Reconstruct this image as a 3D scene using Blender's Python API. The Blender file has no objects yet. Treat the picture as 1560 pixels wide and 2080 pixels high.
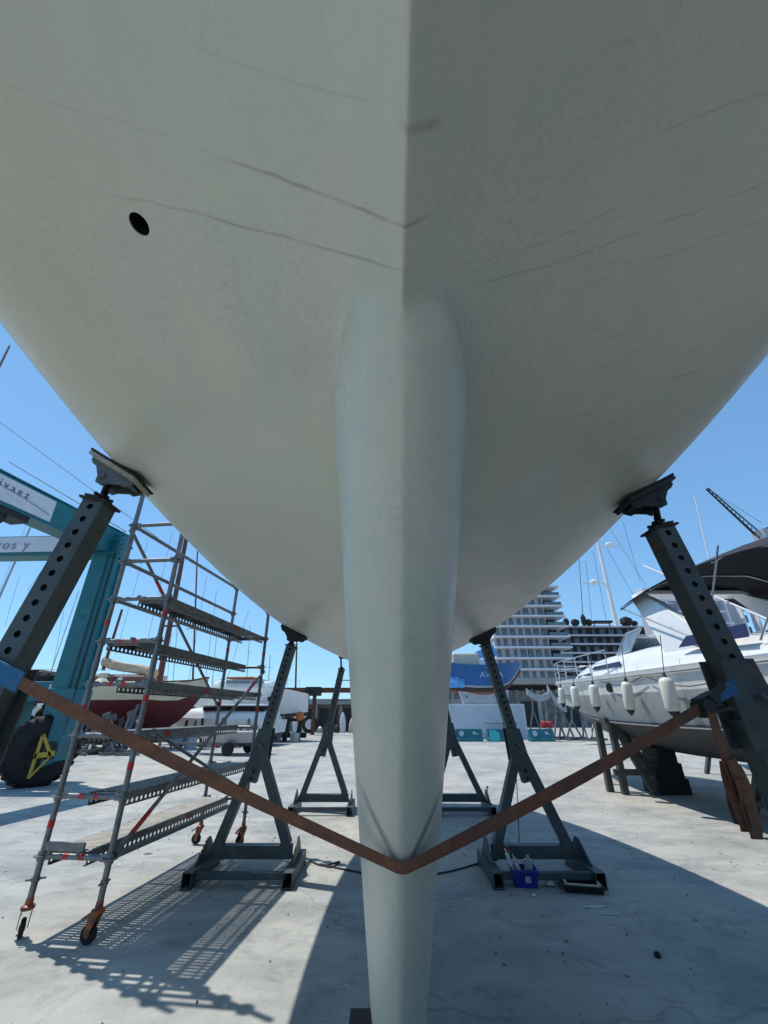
import bpy, math, random
import numpy as np
from mathutils import Vector, Matrix
random.seed(7)
R = math.radians
sc = bpy.context.scene
# ---------------------------------------------------------------- camera, sky, sun
cam_d = bpy.data.cameras.new('camera')
cam_d.sensor_fit = 'HORIZONTAL'; cam_d.sensor_width = 36.0; cam_d.lens = 36.0 * 855 / 1560
cam_d.clip_start = 0.02; cam_d.clip_end = 6000
cam = bpy.data.objects.new('camera', cam_d); sc.collection.objects.link(cam)
cam.location = (0, 0, 1.6); cam.rotation_euler = (R(90 + 25.6), 0, 0)
sc.camera = cam
SUN = Vector((-0.40, 0.22, 1.0)).normalized()
w = bpy.data.worlds.new('World'); sc.world = w; w.use_nodes = True
nt = w.node_tree; bg = nt.nodes['Background']
sky = nt.nodes.new('ShaderNodeTexSky'); sky.sky_type = 'NISHITA'; sky.sun_disc = False
sky.sun_elevation = math.asin(SUN.z); sky.sun_rotation = math.atan2(SUN.x, SUN.y)
sky.air_density = 1.0; sky.dust_density = 0.1; sky.ozone_density = 2.0; sky.altitude = 300
hs = nt.nodes.new('ShaderNodeHueSaturation'); hs.inputs['Saturation'].default_value = 1.06; nt.links.new(sky.outputs[0], hs.inputs['Color'])
tn = nt.nodes.new('ShaderNodeMixRGB'); tn.blend_type = 'MULTIPLY'; tn.inputs[0].default_value = 1; tn.inputs[2].default_value = (1.26, 2.0, 2.62, 1)
gm = nt.nodes.new('ShaderNodeGamma'); gm.inputs[1].default_value = .55; nt.links.new(hs.outputs[0], gm.inputs[0]); nt.links.new(gm.outputs[0], tn.inputs[1]); nt.links.new(tn.outputs[0], bg.inputs[0]); bg.inputs[1].default_value = 0.138
sun_d = bpy.data.lights.new('sun', 'SUN'); sun_d.energy = 4.4; sun_d.angle = R(0.55); sun_d.color = (1, .95, .87)
sun = bpy.data.objects.new('sun', sun_d); sc.collection.objects.link(sun)
sun.rotation_euler = SUN.to_track_quat('Z', 'Y').to_euler(); sun.location = (-4, 2, 12)
sc.view_settings.view_transform = 'Standard'; sc.view_settings.look = 'None'
sc.view_settings.gamma = 1; sc.view_settings.use_curve_mapping = False
sc.view_settings.exposure = 0.0
sc.render.engine = 'CYCLES'; sc.cycles.max_bounces = 8; sc.cycles.diffuse_bounces = 5

# ---------------------------------------------------------------- helpers
def mat(name, col, rough=.6, metal=0, var=.15, scale=6, col2=None, mix=(.45, .7), scale2=3, bump=0, bscale=40, spec=.5, coat=0, stretch=None, detail=6):
    """procedural material: base colour broken by noise, an optional second colour in patches, fine relief"""
    m = bpy.data.materials.new(name); m.use_nodes = True
    t = m.node_tree; N = t.nodes; L = t.links
    b = N['Principled BSDF']; b.inputs['Roughness'].default_value = rough; b.inputs['Metallic'].default_value = metal
    b.inputs['Specular IOR Level'].default_value = spec
    if coat: b.inputs['Coat Weight'].default_value = coat; b.inputs['Coat Roughness'].default_value = .12
    tc = N.new('ShaderNodeTexCoord'); src = tc.outputs['Object']
    if stretch:
        mp = N.new('ShaderNodeMapping'); mp.inputs['Scale'].default_value = stretch; L.new(src, mp.inputs[0]); src = mp.outputs[0]
    n = N.new('ShaderNodeTexNoise'); n.inputs['Scale'].default_value = scale; n.inputs['Detail'].default_value = detail; n.inputs['Roughness'].default_value = .65
    L.new(src, n.inputs['Vector'])
    r = N.new('ShaderNodeValToRGB'); e = r.color_ramp.elements
    e[0].position = .3; e[1].position = .7
    e[0].color = (*[c * (1 - var) for c in col], 1); e[1].color = (*[min(1, c * (1 + var)) for c in col], 1)
    L.new(n.outputs[0], r.inputs[0]); out = r.outputs[0]
    if col2:
        n2 = N.new('ShaderNodeTexNoise'); n2.inputs['Scale'].default_value = scale2; n2.inputs['Detail'].default_value = 8; n2.inputs['Roughness'].default_value = .7
        L.new(src, n2.inputs['Vector'])
        mr = N.new('ShaderNodeMapRange'); mr.inputs[1].default_value = mix[0]; mr.inputs[2].default_value = mix[1]
        L.new(n2.outputs[0], mr.inputs[0])
        mx = N.new('ShaderNodeMixRGB'); mx.inputs[2].default_value = (*col2, 1)
        L.new(mr.outputs[0], mx.inputs[0]); L.new(out, mx.inputs[1]); out = mx.outputs[0]
    L.new(out, b.inputs['Base Color'])
    rr = N.new('ShaderNodeMapRange'); rr.inputs[3].default_value = max(0.03, rough - .1); rr.inputs[4].default_value = min(1, rough + .12)
    L.new(n.outputs[0], rr.inputs[0]); L.new(rr.outputs[0], b.inputs['Roughness'])
    if bump:
        nb = N.new('ShaderNodeTexNoise'); nb.inputs['Scale'].default_value = bscale; nb.inputs['Detail'].default_value = 5
        L.new(src, nb.inputs['Vector'])
        bp = N.new('ShaderNodeBump'); bp.inputs['Strength'].default_value = bump; bp.inputs['Distance'].default_value = .01
        L.new(nb.outputs[0], bp.inputs['Height']); L.new(bp.outputs[0], b.inputs['Normal'])
    return m

class MB:
    def __init__(s): s.v = []; s.f = []; s.m = []
    def add(s, vs, fs, mi=0):
        o = len(s.v); s.v += [tuple(x) for x in vs]
        for f in fs: s.f.append(tuple(i + o for i in f)); s.m.append(mi)
    def frame(s, p0, p1, up=None):
        p0 = Vector(p0); p1 = Vector(p1); d = (p1 - p0).normalized()
        u = Vector(up) if up is not None else (Vector((0, 0, 1)) if abs(d.z) < .95 else Vector((0, 1, 0)))
        a = d.cross(u).normalized(); b = a.cross(d).normalized()
        return p0, p1, d, a, b
    def beam(s, p0, p1, wa, wb, up=None, mi=0):
        p0, p1, d, a, b = s.frame(p0, p1, up)
        vs = [p + a * i * wa / 2 + b * j * wb / 2 for p in (p0, p1) for i, j in ((-1, -1), (1, -1), (1, 1), (-1, 1))]
        s.add(vs, [(3, 2, 1, 0), (4, 5, 6, 7), (0, 1, 5, 4), (1, 2, 6, 5), (2, 3, 7, 6), (3, 0, 4, 7)], mi); return s
    def box(s, c, size, rz=0, mi=0):
        c = Vector(c); m = Matrix.Rotation(rz, 3, 'Z'); x, y, z = [k / 2 for k in size]
        vs = [c + m @ Vector((i * x, j * y, k * z)) for k in (-1, 1) for i, j in ((-1, -1), (1, -1), (1, 1), (-1, 1))]
        s.add(vs, [(3, 2, 1, 0), (4, 5, 6, 7), (0, 1, 5, 4), (1, 2, 6, 5), (2, 3, 7, 6), (3, 0, 4, 7)], mi); return s
    def tube(s, p0, p1, r, n=10, r1=None, caps=True, mi=0):
        p0, p1, d, a, b = s.frame(p0, p1); r1 = r if r1 is None else r1
        vs = [p + (a * math.cos(t) + b * math.sin(t)) * q for p, q in ((p0, r), (p1, r1)) for t in [2 * math.pi * i / n for i in range(n)]]
        fs = [(i, (i + 1) % n, n + (i + 1) % n, n + i) for i in range(n)]
        if caps: fs += [tuple(range(n))[::-1], tuple(range(n, 2 * n))]
        s.add(vs, fs, mi); return s
    def path(s, pts, r, n=8, mi=0):
        for i in range(len(pts) - 1): s.tube(pts[i], pts[i + 1], r, n, mi=mi)
        return s
    def lathe(s, base, axis, prof, n=20, mi=0):
        base = Vector(base); _, _, d, a, b = s.frame(base, base + Vector(axis))
        vs = []
        for h, r in prof: vs += [base + d * h + (a * math.cos(t) + b * math.sin(t)) * r for t in [2 * math.pi * i / n for i in range(n)]]
        k = len(prof); fs = [(j * n + i, j * n + (i + 1) % n, (j + 1) * n + (i + 1) % n, (j + 1) * n + i) for j in range(k - 1) for i in range(n)]
        fs += [tuple(range(n))[::-1], tuple(range((k - 1) * n, k * n))]
        s.add(vs, fs, mi); return s
    def prism(s, poly, off, mi=0):
        off = Vector(off); n = len(poly); vs = [Vector(p) for p in poly]; vs += [p + off for p in vs]
        s.add(vs, [tuple(range(n))[::-1], tuple(range(n, 2 * n))] + [(i, (i + 1) % n, n + (i + 1) % n, n + i) for i in range(n)], mi); return s
    def loft(s, rings, closed=False, caps=False, mi=0):
        n = len(rings[0]); vs = [p for r in rings for p in r]; m = n if closed else n - 1
        fs = [(j * n + i, j * n + (i + 1) % n, (j + 1) * n + (i + 1) % n, (j + 1) * n + i) for j in range(len(rings) - 1) for i in range(m)]
        if caps: fs += [tuple(range(n))[::-1], tuple(range((len(rings) - 1) * n, len(rings) * n))]
        s.add(vs, fs, mi); return s
    def perf(s, o, U, V, T, L, H, nh, rh, vc=.5, seg=10, mi=0):
        """plate from corner o along unit U (length L) and V (height H), thickness vector T, nh round holes cut right through"""
        o = Vector(o); U = Vector(U); V = Vector(V); T = Vector(T); c = L / nh
        for k in range(nh):
            x0, x1 = k * c, (k + 1) * c; cx = (x0 + x1) / 2; cy = H * vc
            rim = []; out = []
            for i in range(seg):
                t = 2 * math.pi * (i + .5) / seg; ct, st = math.cos(t), math.sin(t)
                rim.append((cx + rh * ct, cy + rh * st))
                q = min((x1 - cx) / abs(ct) if abs(ct) > 1e-6 else 9, ((H - cy) if st > 0 else cy) / abs(st) if abs(st) > 1e-6 else 9)
                out.append((cx + q * ct, cy + q * st))
            cor = [(x1, H), (x0, H), (x0, 0), (x1, 0)]
            for off, flip in ((Vector((0, 0, 0)), False), (T, True)):
                P = lambda q: o + U * q[0] + V * q[1] + off
                for i in range(seg):
                    j = (i + 1) % seg
                    f = [rim[i], out[i]]
                    a, b = out[i], out[j]
                    if abs(a[0] - b[0]) > 1e-6 and abs(a[1] - b[1]) > 1e-6:
                        f.append(min(cor, key=lambda q: (q[0] - (a[0] + b[0]) / 2) ** 2 + (q[1] - (a[1] + b[1]) / 2) ** 2))
                    f += [b, rim[j]]
                    vs = [P(q) for q in f]; fs = tuple(range(len(f)))
                    s.add(vs, [fs[::-1] if flip else fs], mi)
            P = lambda q: o + U * q[0] + V * q[1]
            vs = [P(q) for q in rim] + [P(q) + T for q in rim]
            s.add(vs, [(i, seg + i, seg + (i + 1) % seg, (i + 1) % seg) for i in range(seg)], mi)
        c4 = [o, o + U * L, o + U * L + V * H, o + V * H]; vs = c4 + [p + T for p in c4]
        s.add(vs, [(0, 1, 5, 4), (1, 2, 6, 5), (2, 3, 7, 6), (3, 0, 4, 7)], mi); return s
    def build(s, name, m, parent=None, world=False, label=None, smooth=False, bevel=0, kind=None):
        me = bpy.data.meshes.new(name); me.from_pydata(s.v, [], s.f)
        ms = m if isinstance(m, (list, tuple)) else [m]
        for q in ms: me.materials.append(q)
        if len(ms) > 1: me.polygons.foreach_set('material_index', s.m)
        if smooth:
            me.polygons.foreach_set('use_smooth', [True] * len(me.polygons))
            if smooth != 'all': me.set_sharp_from_angle(angle=R(38))
        me.update()
        o = bpy.data.objects.new(name, me); sc.collection.objects.link(o)
        if parent is not None:
            o.parent = parent
            if world: o.location = -parent.location
        if label: o['label'] = label
        if kind: o['kind'] = kind
        if bevel:
            b = o.modifiers.new('bevel', 'BEVEL'); b.width = bevel; b.segments = 2; b.limit_method = 'ANGLE'
        return o
def thing(name, label, cat, loc=(0, 0, 0), rz=0, group=None):
    o = bpy.data.objects.new(name, None); sc.collection.objects.link(o); o.empty_display_size = .1
    o.location = loc; o.rotation_euler = (0, 0, rz); o['label'] = label; o['category'] = cat
    if group: o['group'] = group
    return o
def tag(o, label, cat, group=None, kind=None):
    if label: o['label'] = label
    if cat: o['category'] = cat
    if group: o['group'] = group
    if kind: o['kind'] = kind
    return o
def copy_tree(o, parent=None):
    c = o.copy(); sc.collection.objects.link(c); c.parent = parent
    for ch in o.children: copy_tree(ch, c)
    return c
def text(s, m, parent, loc, rot, size, name='lettering', ex=.004, spacing=1.0, world=False, shear=0):
    cu = bpy.data.curves.new(name, 'FONT'); cu.body = s; cu.size = size; cu.extrude = ex; cu.space_character = spacing; cu.shear = shear
    cu.align_x = 'CENTER'; cu.align_y = 'CENTER'
    tmp = bpy.data.objects.new('t', cu); sc.collection.objects.link(tmp)
    bpy.context.view_layer.update()
    me = bpy.data.meshes.new_from_object(tmp.evaluated_get(bpy.context.evaluated_depsgraph_get()))
    bpy.data.objects.remove(tmp)
    me.materials.clear(); me.materials.append(m)
    o = bpy.data.objects.new(name, me); sc.collection.objects.link(o); o.parent = parent
    o.rotation_euler = rot; o.location = Vector(loc) - (parent.location if world else Vector((0, 0, 0)))
    return o
def cr(x, xs, ys):
    xs = np.array(xs, float); ys = np.array(ys, float); g = np.gradient(ys, xs)
    i = int(np.clip(np.searchsorted(xs, x) - 1, 0, len(xs) - 2)); h = xs[i + 1] - xs[i]; t = min(1, max(0, (x - xs[i]) / h))
    return (2*t**3-3*t**2+1)*ys[i]+(t**3-2*t**2+t)*h*g[i]+(-2*t**3+3*t**2)*ys[i+1]+(t**3-t**2)*h*g[i+1]

# ---------------------------------------------------------------- materials
M = {}
M['stand'] = mat('grey_green_steel', (.055, .072, .077), .5, .2, .35, 5, (.15, .08, .045), (.56, .72), 11, bump=.25, bscale=60)
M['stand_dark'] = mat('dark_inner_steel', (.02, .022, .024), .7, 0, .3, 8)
M['screw'] = mat('greasy_screw_steel', (.02, .02, .022), .45, .7, .3, 30)
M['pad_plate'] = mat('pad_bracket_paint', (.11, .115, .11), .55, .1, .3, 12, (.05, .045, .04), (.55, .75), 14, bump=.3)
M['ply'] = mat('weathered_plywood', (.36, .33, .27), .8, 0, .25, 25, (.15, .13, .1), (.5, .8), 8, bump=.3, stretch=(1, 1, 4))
M['rubber'] = mat('black_rubber', (.012, .012, .013), .8, 0, .3, 20, bump=.3)
M['galv'] = mat('galvanised_steel', (.17, .18, .185), .45, .7, .3, 14, (.11, .1, .09), (.55, .75), 22, bump=.2)
M['galv_dull'] = mat('dull_galvanised_deck', (.16, .17, .175), .55, .5, .25, 10, (.34, .33, .3), (.5, .75), 6, bump=.2)
M['deck_mesh'] = mat('worn_aluminium_grating', (.42, .39, .33), .6, .3, .25, 8, (.25, .22, .18), (.5, .8), 5)
M['red'] = mat('red_plastic', (.42, .02, .025), .5, 0, .2, 20)
M['orange'] = mat('orange_wheel_plastic', (.36, .075, .02), .5, 0, .3, 25, (.06, .035, .03), (.42, .6), 22)
M['strap'] = mat('rust_brown_webbing', (.20, .078, .042), .9, 0, .35, 25, (.10, .055, .04), (.42, .68), 3.5, bump=.6, bscale=220)
M['strap_blue'] = mat('blue_webbing', (.02, .13, .28), .85, 0, .25, 40, (.05, .1, .16), (.5, .7), 10, bump=.5, bscale=200)
M['teal'] = mat('teal_paint', (.008, .135, .165), .42, 0, .2, 2.5, (.02, .07, .09), (.55, .75), 3, bump=.08, bscale=30)
M['teal_light'] = mat('turquoise_plastic', (.04, .42, .48), .5, 0, .2, 5)
M['sign_white'] = mat('white_sign_vinyl', (.62, .64, .68), .5, 0, .08, 3)
M['sign_ink'] = mat('navy_sign_ink', (.05, .06, .22), .5, 0, .1, 10)
M['sign_grey'] = mat('faded_grey_sign_ink', (.28, .3, .38), .6, 0, .2, 10)
M['yellow'] = mat('worn_yellow_paint', (.45, .3, .02), .6, 0, .25, 12, (.2, .13, .04), (.5, .7), 9)
M['white_gel'] = mat('white_gelcoat', (.74, .75, .74), .28, 0, .05, 2, (.6, .6, .57), (.55, .8), 3, coat=.3)
M['cream'] = mat('cream_hull_paint', (.66, .58, .42), .45, 0, .1, 2)
M['grey_bottom'] = mat('pale_grey_antifouling', (.33, .35, .36), .65, 0, .12, 3, (.25, .27, .27), (.5, .8), 4)
M['dark_bottom'] = mat('dark_antifouling', (.025, .028, .033), .6, 0, .25, 3)
M['red_bottom'] = mat('maroon_antifouling', (.11, .012, .016), .6, 0, .25, 2, (.12, .03, .015), (.5, .75), 1.2)
M['brown_wood'] = mat('varnished_brown_wood', (.12, .035, .02), .4, 0, .3, 4, stretch=(1, 1, 3))
M['sailcover'] = mat('tan_sail_cover', (.55, .42, .28), .9, 0, .2, 3, (.4, .29, .18), (.5, .7), 4, bump=.5, bscale=8)
M['bimini'] = mat('charcoal_bimini_canvas', (.018, .017, .022), .9, 0, .2, 5, bump=.2, bscale=30)
M['navy'] = mat('navy_window_cover', (.02, .025, .09), .4, 0, .2, 5)
M['glass'] = mat('tinted_boat_glass', (.12, .17, .21), .12, 0, .3, 1.5, (.3, .4, .45), (.5, .8), .8)
M['fender'] = mat('ivory_fender_vinyl', (.68, .67, .58), .45, 0, .1, 6, (.5, .49, .42), (.55, .8), 6)
M['navy_plastic'] = mat('dark_navy_plastic', (.01, .012, .03), .5)
M['steel'] = mat('polished_rail_steel', (.5, .52, .54), .3, .8, .1, 10)
M['blue_hull'] = mat('blue_hull_paint', (.006, .1, .3), .4, 0, .12, 2)
M['blue_tarp'] = mat('light_blue_tarpaulin', (.1, .33, .62), .6, 0, .3, 2, (.5, .6, .7), (.55, .7), 3, bump=.8, bscale=5)
M['letter'] = mat('pale_blue_lettering', (.35, .48, .62), .5)
M['container'] = mat('white_container_paint', (.6, .64, .7), .5, 0, .08, 1.5, (.5, .5, .5), (.6, .8), 3)
M['cradle_grey'] = mat('grey_fibreglass_cradle', (.33, .37, .38), .6, 0, .15, 2)
M['b_wall'] = mat('lavender_render', (.42, .42, .47), .8, 0, .06, .2)
M['b_slab'] = mat('white_balcony_concrete', (.66, .66, .7), .7, 0, .05, .3)
M['b_glass'] = mat('grey_window_glass', (.10, .13, .15), .15, 0, .4, .12, (.22, .26, .29), (.45, .65), .15)
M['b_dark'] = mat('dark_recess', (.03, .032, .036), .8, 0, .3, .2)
M['b_bal'] = mat('smoked_balustrade_glass', (.12, .17, .19), .15, 0, .3, .2)
M['b_conc'] = mat('grey_podium_concrete', (.33, .32, .31), .85, 0, .15, .4, (.22, .21, .2), (.5, .7), .5)
M['wall_rough'] = mat('rough_brown_stone_wall', (.2, .18, .165), .95, 0, .35, 1.2, (.09, .08, .075), (.5, .7), 1.5, bump=.6, bscale=2)
M['rust'] = mat('rusted_steel', (.14, .06, .035), .8, .2, .35, 3)
M['dark_mach'] = mat('black_machinery', (.02, .024, .024), .6, .2, .5, 4)
M['alloy'] = mat('silver_painted_metal', (.36, .37, .38), .5, .3, .12, 4)
M['leaf'] = mat('dark_green_foliage', (.03, .05, .018), .8, 0, .5, 6)
M['bark'] = mat('bark', (.09, .07, .05), .9, 0, .3, 10)
M['crate'] = mat('royal_blue_crate_plastic', (.008, .012, .22), .45, 0, .2, 8)
M['paper'] = mat('crumpled_white_paper', (.62, .62, .64), .9, 0, .15, 20)
M['beige'] = mat('beige_plastic', (.5, .45, .36), .6, 0, .1, 10)
M['wood_block'] = mat('dark_timber_block', (.06, .045, .035), .9, 0, .3, 6, bump=.4, bscale=20, stretch=(1, 1, 4))
M['trestle'] = mat('dark_green_grey_trestle_paint', (.05, .055, .05), .7, 0, .3, 5, (.1, .09, .075), (.5, .7), 6)
M['cable'] = mat('black_cable_sheath', (.015, .017, .02), .6)
M['hull_red_band'] = mat('oxide_red_band', (.3, .06, .03), .6, 0, .2, 2)
M['orange_cover'] = mat('orange_canvas', (.55, .16, .05), .8, 0, .2, 2)
M['black'] = mat('matt_black', (.004, .004, .004), .9)

# concrete yard
def concrete():
    m = bpy.data.materials.new('yard_concrete'); m.use_nodes = True; t = m.node_tree; N = t.nodes; L = t.links; b = N['Principled BSDF']
    tc = N.new('ShaderNodeTexCoord')
    def noise(scale, det=8, rough=.6, st=(1, 1, 1), dist=0):
        mp = N.new('ShaderNodeMapping'); mp.inputs['Scale'].default_value = st; L.new(tc.outputs['Object'], mp.inputs[0])
        n = N.new('ShaderNodeTexNoise'); n.inputs['Scale'].default_value = scale; n.inputs['Detail'].default_value = det; n.inputs['Roughness'].default_value = rough; n.inputs['Distortion'].default_value = dist
        L.new(mp.outputs[0], n.inputs['Vector']); return n.outputs[0]
    def ramp(s, p0, p1, c0, c1):
        r = N.new('ShaderNodeValToRGB'); e = r.color_ramp.elements; e[0].position = p0; e[1].position = p1; e[0].color = (*c0, 1); e[1].color = (*c1, 1); L.new(s, r.inputs[0]); return r.outputs[0]
    def mix(f, a, c, mode='MIX'):
        x = N.new('ShaderNodeMixRGB'); x.blend_type = mode
        for i, q in ((0, f), (1, a), (2, c)):
            if hasattr(q, 'is_linked'): L.new(q, x.inputs[i])
            else: x.inputs[i].default_value = q if i == 0 else (*q, 1)
        return x.outputs[0]
    base = ramp(noise(.9, 9, .62, (1, 1, 1), .3), .3, .72, (.275, .285, .278), (.485, .485, .455))
    streak = ramp(noise(1.6, 7, .6, (.55, 2.2, 1), .6), .35, .7, (.74, .75, .76), (1.08, 1.08, 1.05))
    c = mix(.75, base, streak, 'MULTIPLY')
    warm = ramp(noise(.22, 4, .5), .48, .68, (0, 0, 0), (1, 1, 1))
    c = mix(mix(1, warm, (.85, .85, .85), 'MULTIPLY'), c, (.46, .425, .345))
    blue = ramp(noise(.8, 5, .55, (1, 1.6, 1)), .62, .74, (0, 0, 0), (.4, .4, .4))
    c = mix(blue, c, (.38, .43, .49))
    stain = ramp(noise(2.7, 10, .72, (1, 1, 1), 1.2), .50, .74, (1, 1, 1), (.5, .52, .55))
    c = mix(.8, c, stain, 'MULTIPLY')
    rust = ramp(noise(1.1, 6, .65, (1.3, 1, 1), .8), .68, .8, (0, 0, 0), (.45, .4, .35))
    c = mix(rust, c, (.42, .33, .24))
    fine = ramp(noise(38, 6, .75), .25, .75, (.86, .86, .86), (1.09, 1.09, 1.09))
    c = mix(1, c, fine, 'MULTIPLY')
    v = N.new('ShaderNodeTexVoronoi'); v.feature = 'DISTANCE_TO_EDGE'; v.inputs['Scale'].default_value = .16
    wv = N.new('ShaderNodeVectorMath'); wv.operation = 'ADD'; L.new(tc.outputs['Object'], wv.inputs[0])
    wn = N.new('ShaderNodeTexNoise'); wn.inputs['Scale'].default_value = 1.3; wn.inputs['Detail'].default_value = 7; L.new(tc.outputs['Object'], wn.inputs['Vector'])
    ws = N.new('ShaderNodeVectorMath'); ws.operation = 'SCALE'; ws.inputs['Scale'].default_value = 1.1; L.new(wn.outputs['Color'], ws.inputs[0]); L.new(ws.outputs[0], wv.inputs[1])
    L.new(wv.outputs[0], v.inputs['Vector'])
    crack = ramp(v.outputs[0], .0006, .0016, (.62, .62, .62), (1, 1, 1))
    c = mix(.7, c, crack, 'MULTIPLY')
    L.new(c, b.inputs['Base Color']); b.inputs['Roughness'].default_value = .82; b.inputs['Specular IOR Level'].default_value = .35
    bp = N.new('ShaderNodeBump'); bp.inputs['Strength'].default_value = .35; bp.inputs['Distance'].default_value = .006
    ad = N.new('ShaderNodeMath'); ad.operation = 'ADD'; L.new(noise(30, 8, .7), ad.inputs[0]); L.new(noise(3, 5, .5), ad.inputs[1])
    L.new(ad.outputs[0], bp.inputs['Height']); L.new(bp.outputs[0], b.inputs['Normal'])
    return m
g = MB(); g.add([(-3000, -3000, 0), (3000, -3000, 0), (3000, 3000, 0), (-3000, 3000, 0)], [(0, 1, 2, 3)])
tag(g.build('ground', concrete()), None, None, kind='structure')

# ---------------------------------------------------------------- the sailing yacht overhead
S = [-3.0, -1.5, 0, 1.5, 3, 5, 7, 9, 10.6]
HP = dict(zc=[3.6, 2.98, 2.62, 2.36, 2.2, 2.12, 2.16, 2.34, 2.7], B=[.45, 1.02, 1.41, 1.66, 1.80, 1.86, 1.75, 1.38, .85],
          dr=[54, 49, 43, 35, 28, 21, 17, 16, 15], zb=[3.6, 3.2, 2.93, 2.84, 2.83, 2.83, 2.84, 2.9, 3.1], zs=[4.3, 4.2, 4.1, 4.0, 3.95, 3.9, 3.85, 3.85, 3.85])
def csec(Y, n=90):
    q = {k: cr(Y, S, HP[k]) for k in HP}; B = q['B']; a = .55 * B; zc = q['zc']; zb = max(q['zb'], zc + .02)
    P0, P1, P2, P3, P4 = [np.array(p) for p in ((0, zc), (a, zc + a * math.tan(R(q['dr']))), (B * .98, zb - .1), (B, zb + .25), (B * 1.02, q['zs']))]
    t = np.linspace(0, 1, n)[:, None]
    c = (1-t)**3*P0 + 3*(1-t)**2*t*P1 + 3*(1-t)*t*t*P2 + t**3*P3
    s = P3 + (P4 - P3) * np.linspace(0, 1, 12)[1:, None]
    c = np.vstack([c, s]); c[:, 1] = np.maximum.accumulate(c[:, 1] + np.arange(len(c)) * 1e-6)
    return c, zc
OFF = lambda Y: .040 + .010 * Y
def hull_pt(Y, X):
    c, zc = csec(Y); return Vector((X, Y, float(np.interp(abs(X - OFF(Y)), c[:, 0], c[:, 1]))))
def hull_n(Y, X):
    a = hull_pt(Y + .02, X) - hull_pt(Y - .02, X); b = hull_pt(Y, X + .02) - hull_pt(Y, X - .02)
    n = a.cross(b).normalized(); return n if n.z < 0 else -n      # outward = downward
ZB, KT = .12, .212
def kle(z): return .70 + (2.5 - z) * .80 - .05 * math.sin(math.pi * min(1, max(0, (2.5 - z) / 2.3)))
def kte(z): return 4.3 + (z - ZB) * .35
def lkeel(Y, z):
    d = Y - kle(z); e = kte(z) - Y; T = KT - .040 * (2.5 - z)
    if z > 2.43: T *= math.sqrt(max(0, 1 - ((z - 2.43) / .25) ** 2))
    if z < ZB: return -.3
    if d < 0: return max(-.35, d * 1.2)
    f = max(0, 1 - (1 - min(1, d / .36)) ** 2) ** .64
    if e < 0: return max(-.35, e)
    f *= min(1, .08 + e / 1.9)
    if z < ZB + .05: f *= math.sqrt(max(0, 1 - ((ZB + .05 - z) / .05) ** 2)) * .3 + .7
    return T * f
def smax(a, b, k):
    h = max(0, k - abs(a - b)) / k; return max(a, b) + h * h * k * .25
def ysection(Y, n):
    c, zc = csec(Y); zs = c[-1, 1]
    z0 = ZB if Y > .4 and Y < 5.2 else zc - .25
    zz = np.concatenate([np.linspace(z0, zc - .12, 160) if zc - .12 > z0 else [], np.linspace(max(z0, zc - .12), zc + .25, 160), np.linspace(zc + .25, zs, 120)])
    zz = np.unique(zz); hs = []
    for z in zz:
        lh = np.interp(z, c[:, 1], c[:, 0]) if z >= zc else (z - zc) * 2.5
        lk = lkeel(Y, z)
        hs.append(smax(lk, lh, .006) if lk > -.3 else lh)
    hs = np.array(hs); pos = hs > 0
    i = len(hs) - 1
    while i > 0 and pos[i - 1]: i -= 1
    pts = []
    if i > 0:
        t = -hs[i - 1] / (hs[i] - hs[i - 1]) if hs[i] != hs[i - 1] else 0
        pts.append((0, zz[i - 1] + t * (zz[i] - zz[i - 1])))
        # finer samples near the nose
        pts += [(float(hs[j]), float(zz[j])) for j in range(i, len(hs))]
    else:
        pts.append((0, zz[0])); pts += [(float(hs[j]), float(zz[j])) for j in range(0, len(hs))]
    p = np.array(pts); d = np.r_[0, np.cumsum(np.hypot(*np.diff(p, axis=0).T))]
    u = np.linspace(0, 1, n) ** 1.0 * d[-1]
    return np.stack([np.interp(u, d, p[:, 0]), np.interp(u, d, p[:, 1])], 1), zc
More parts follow.
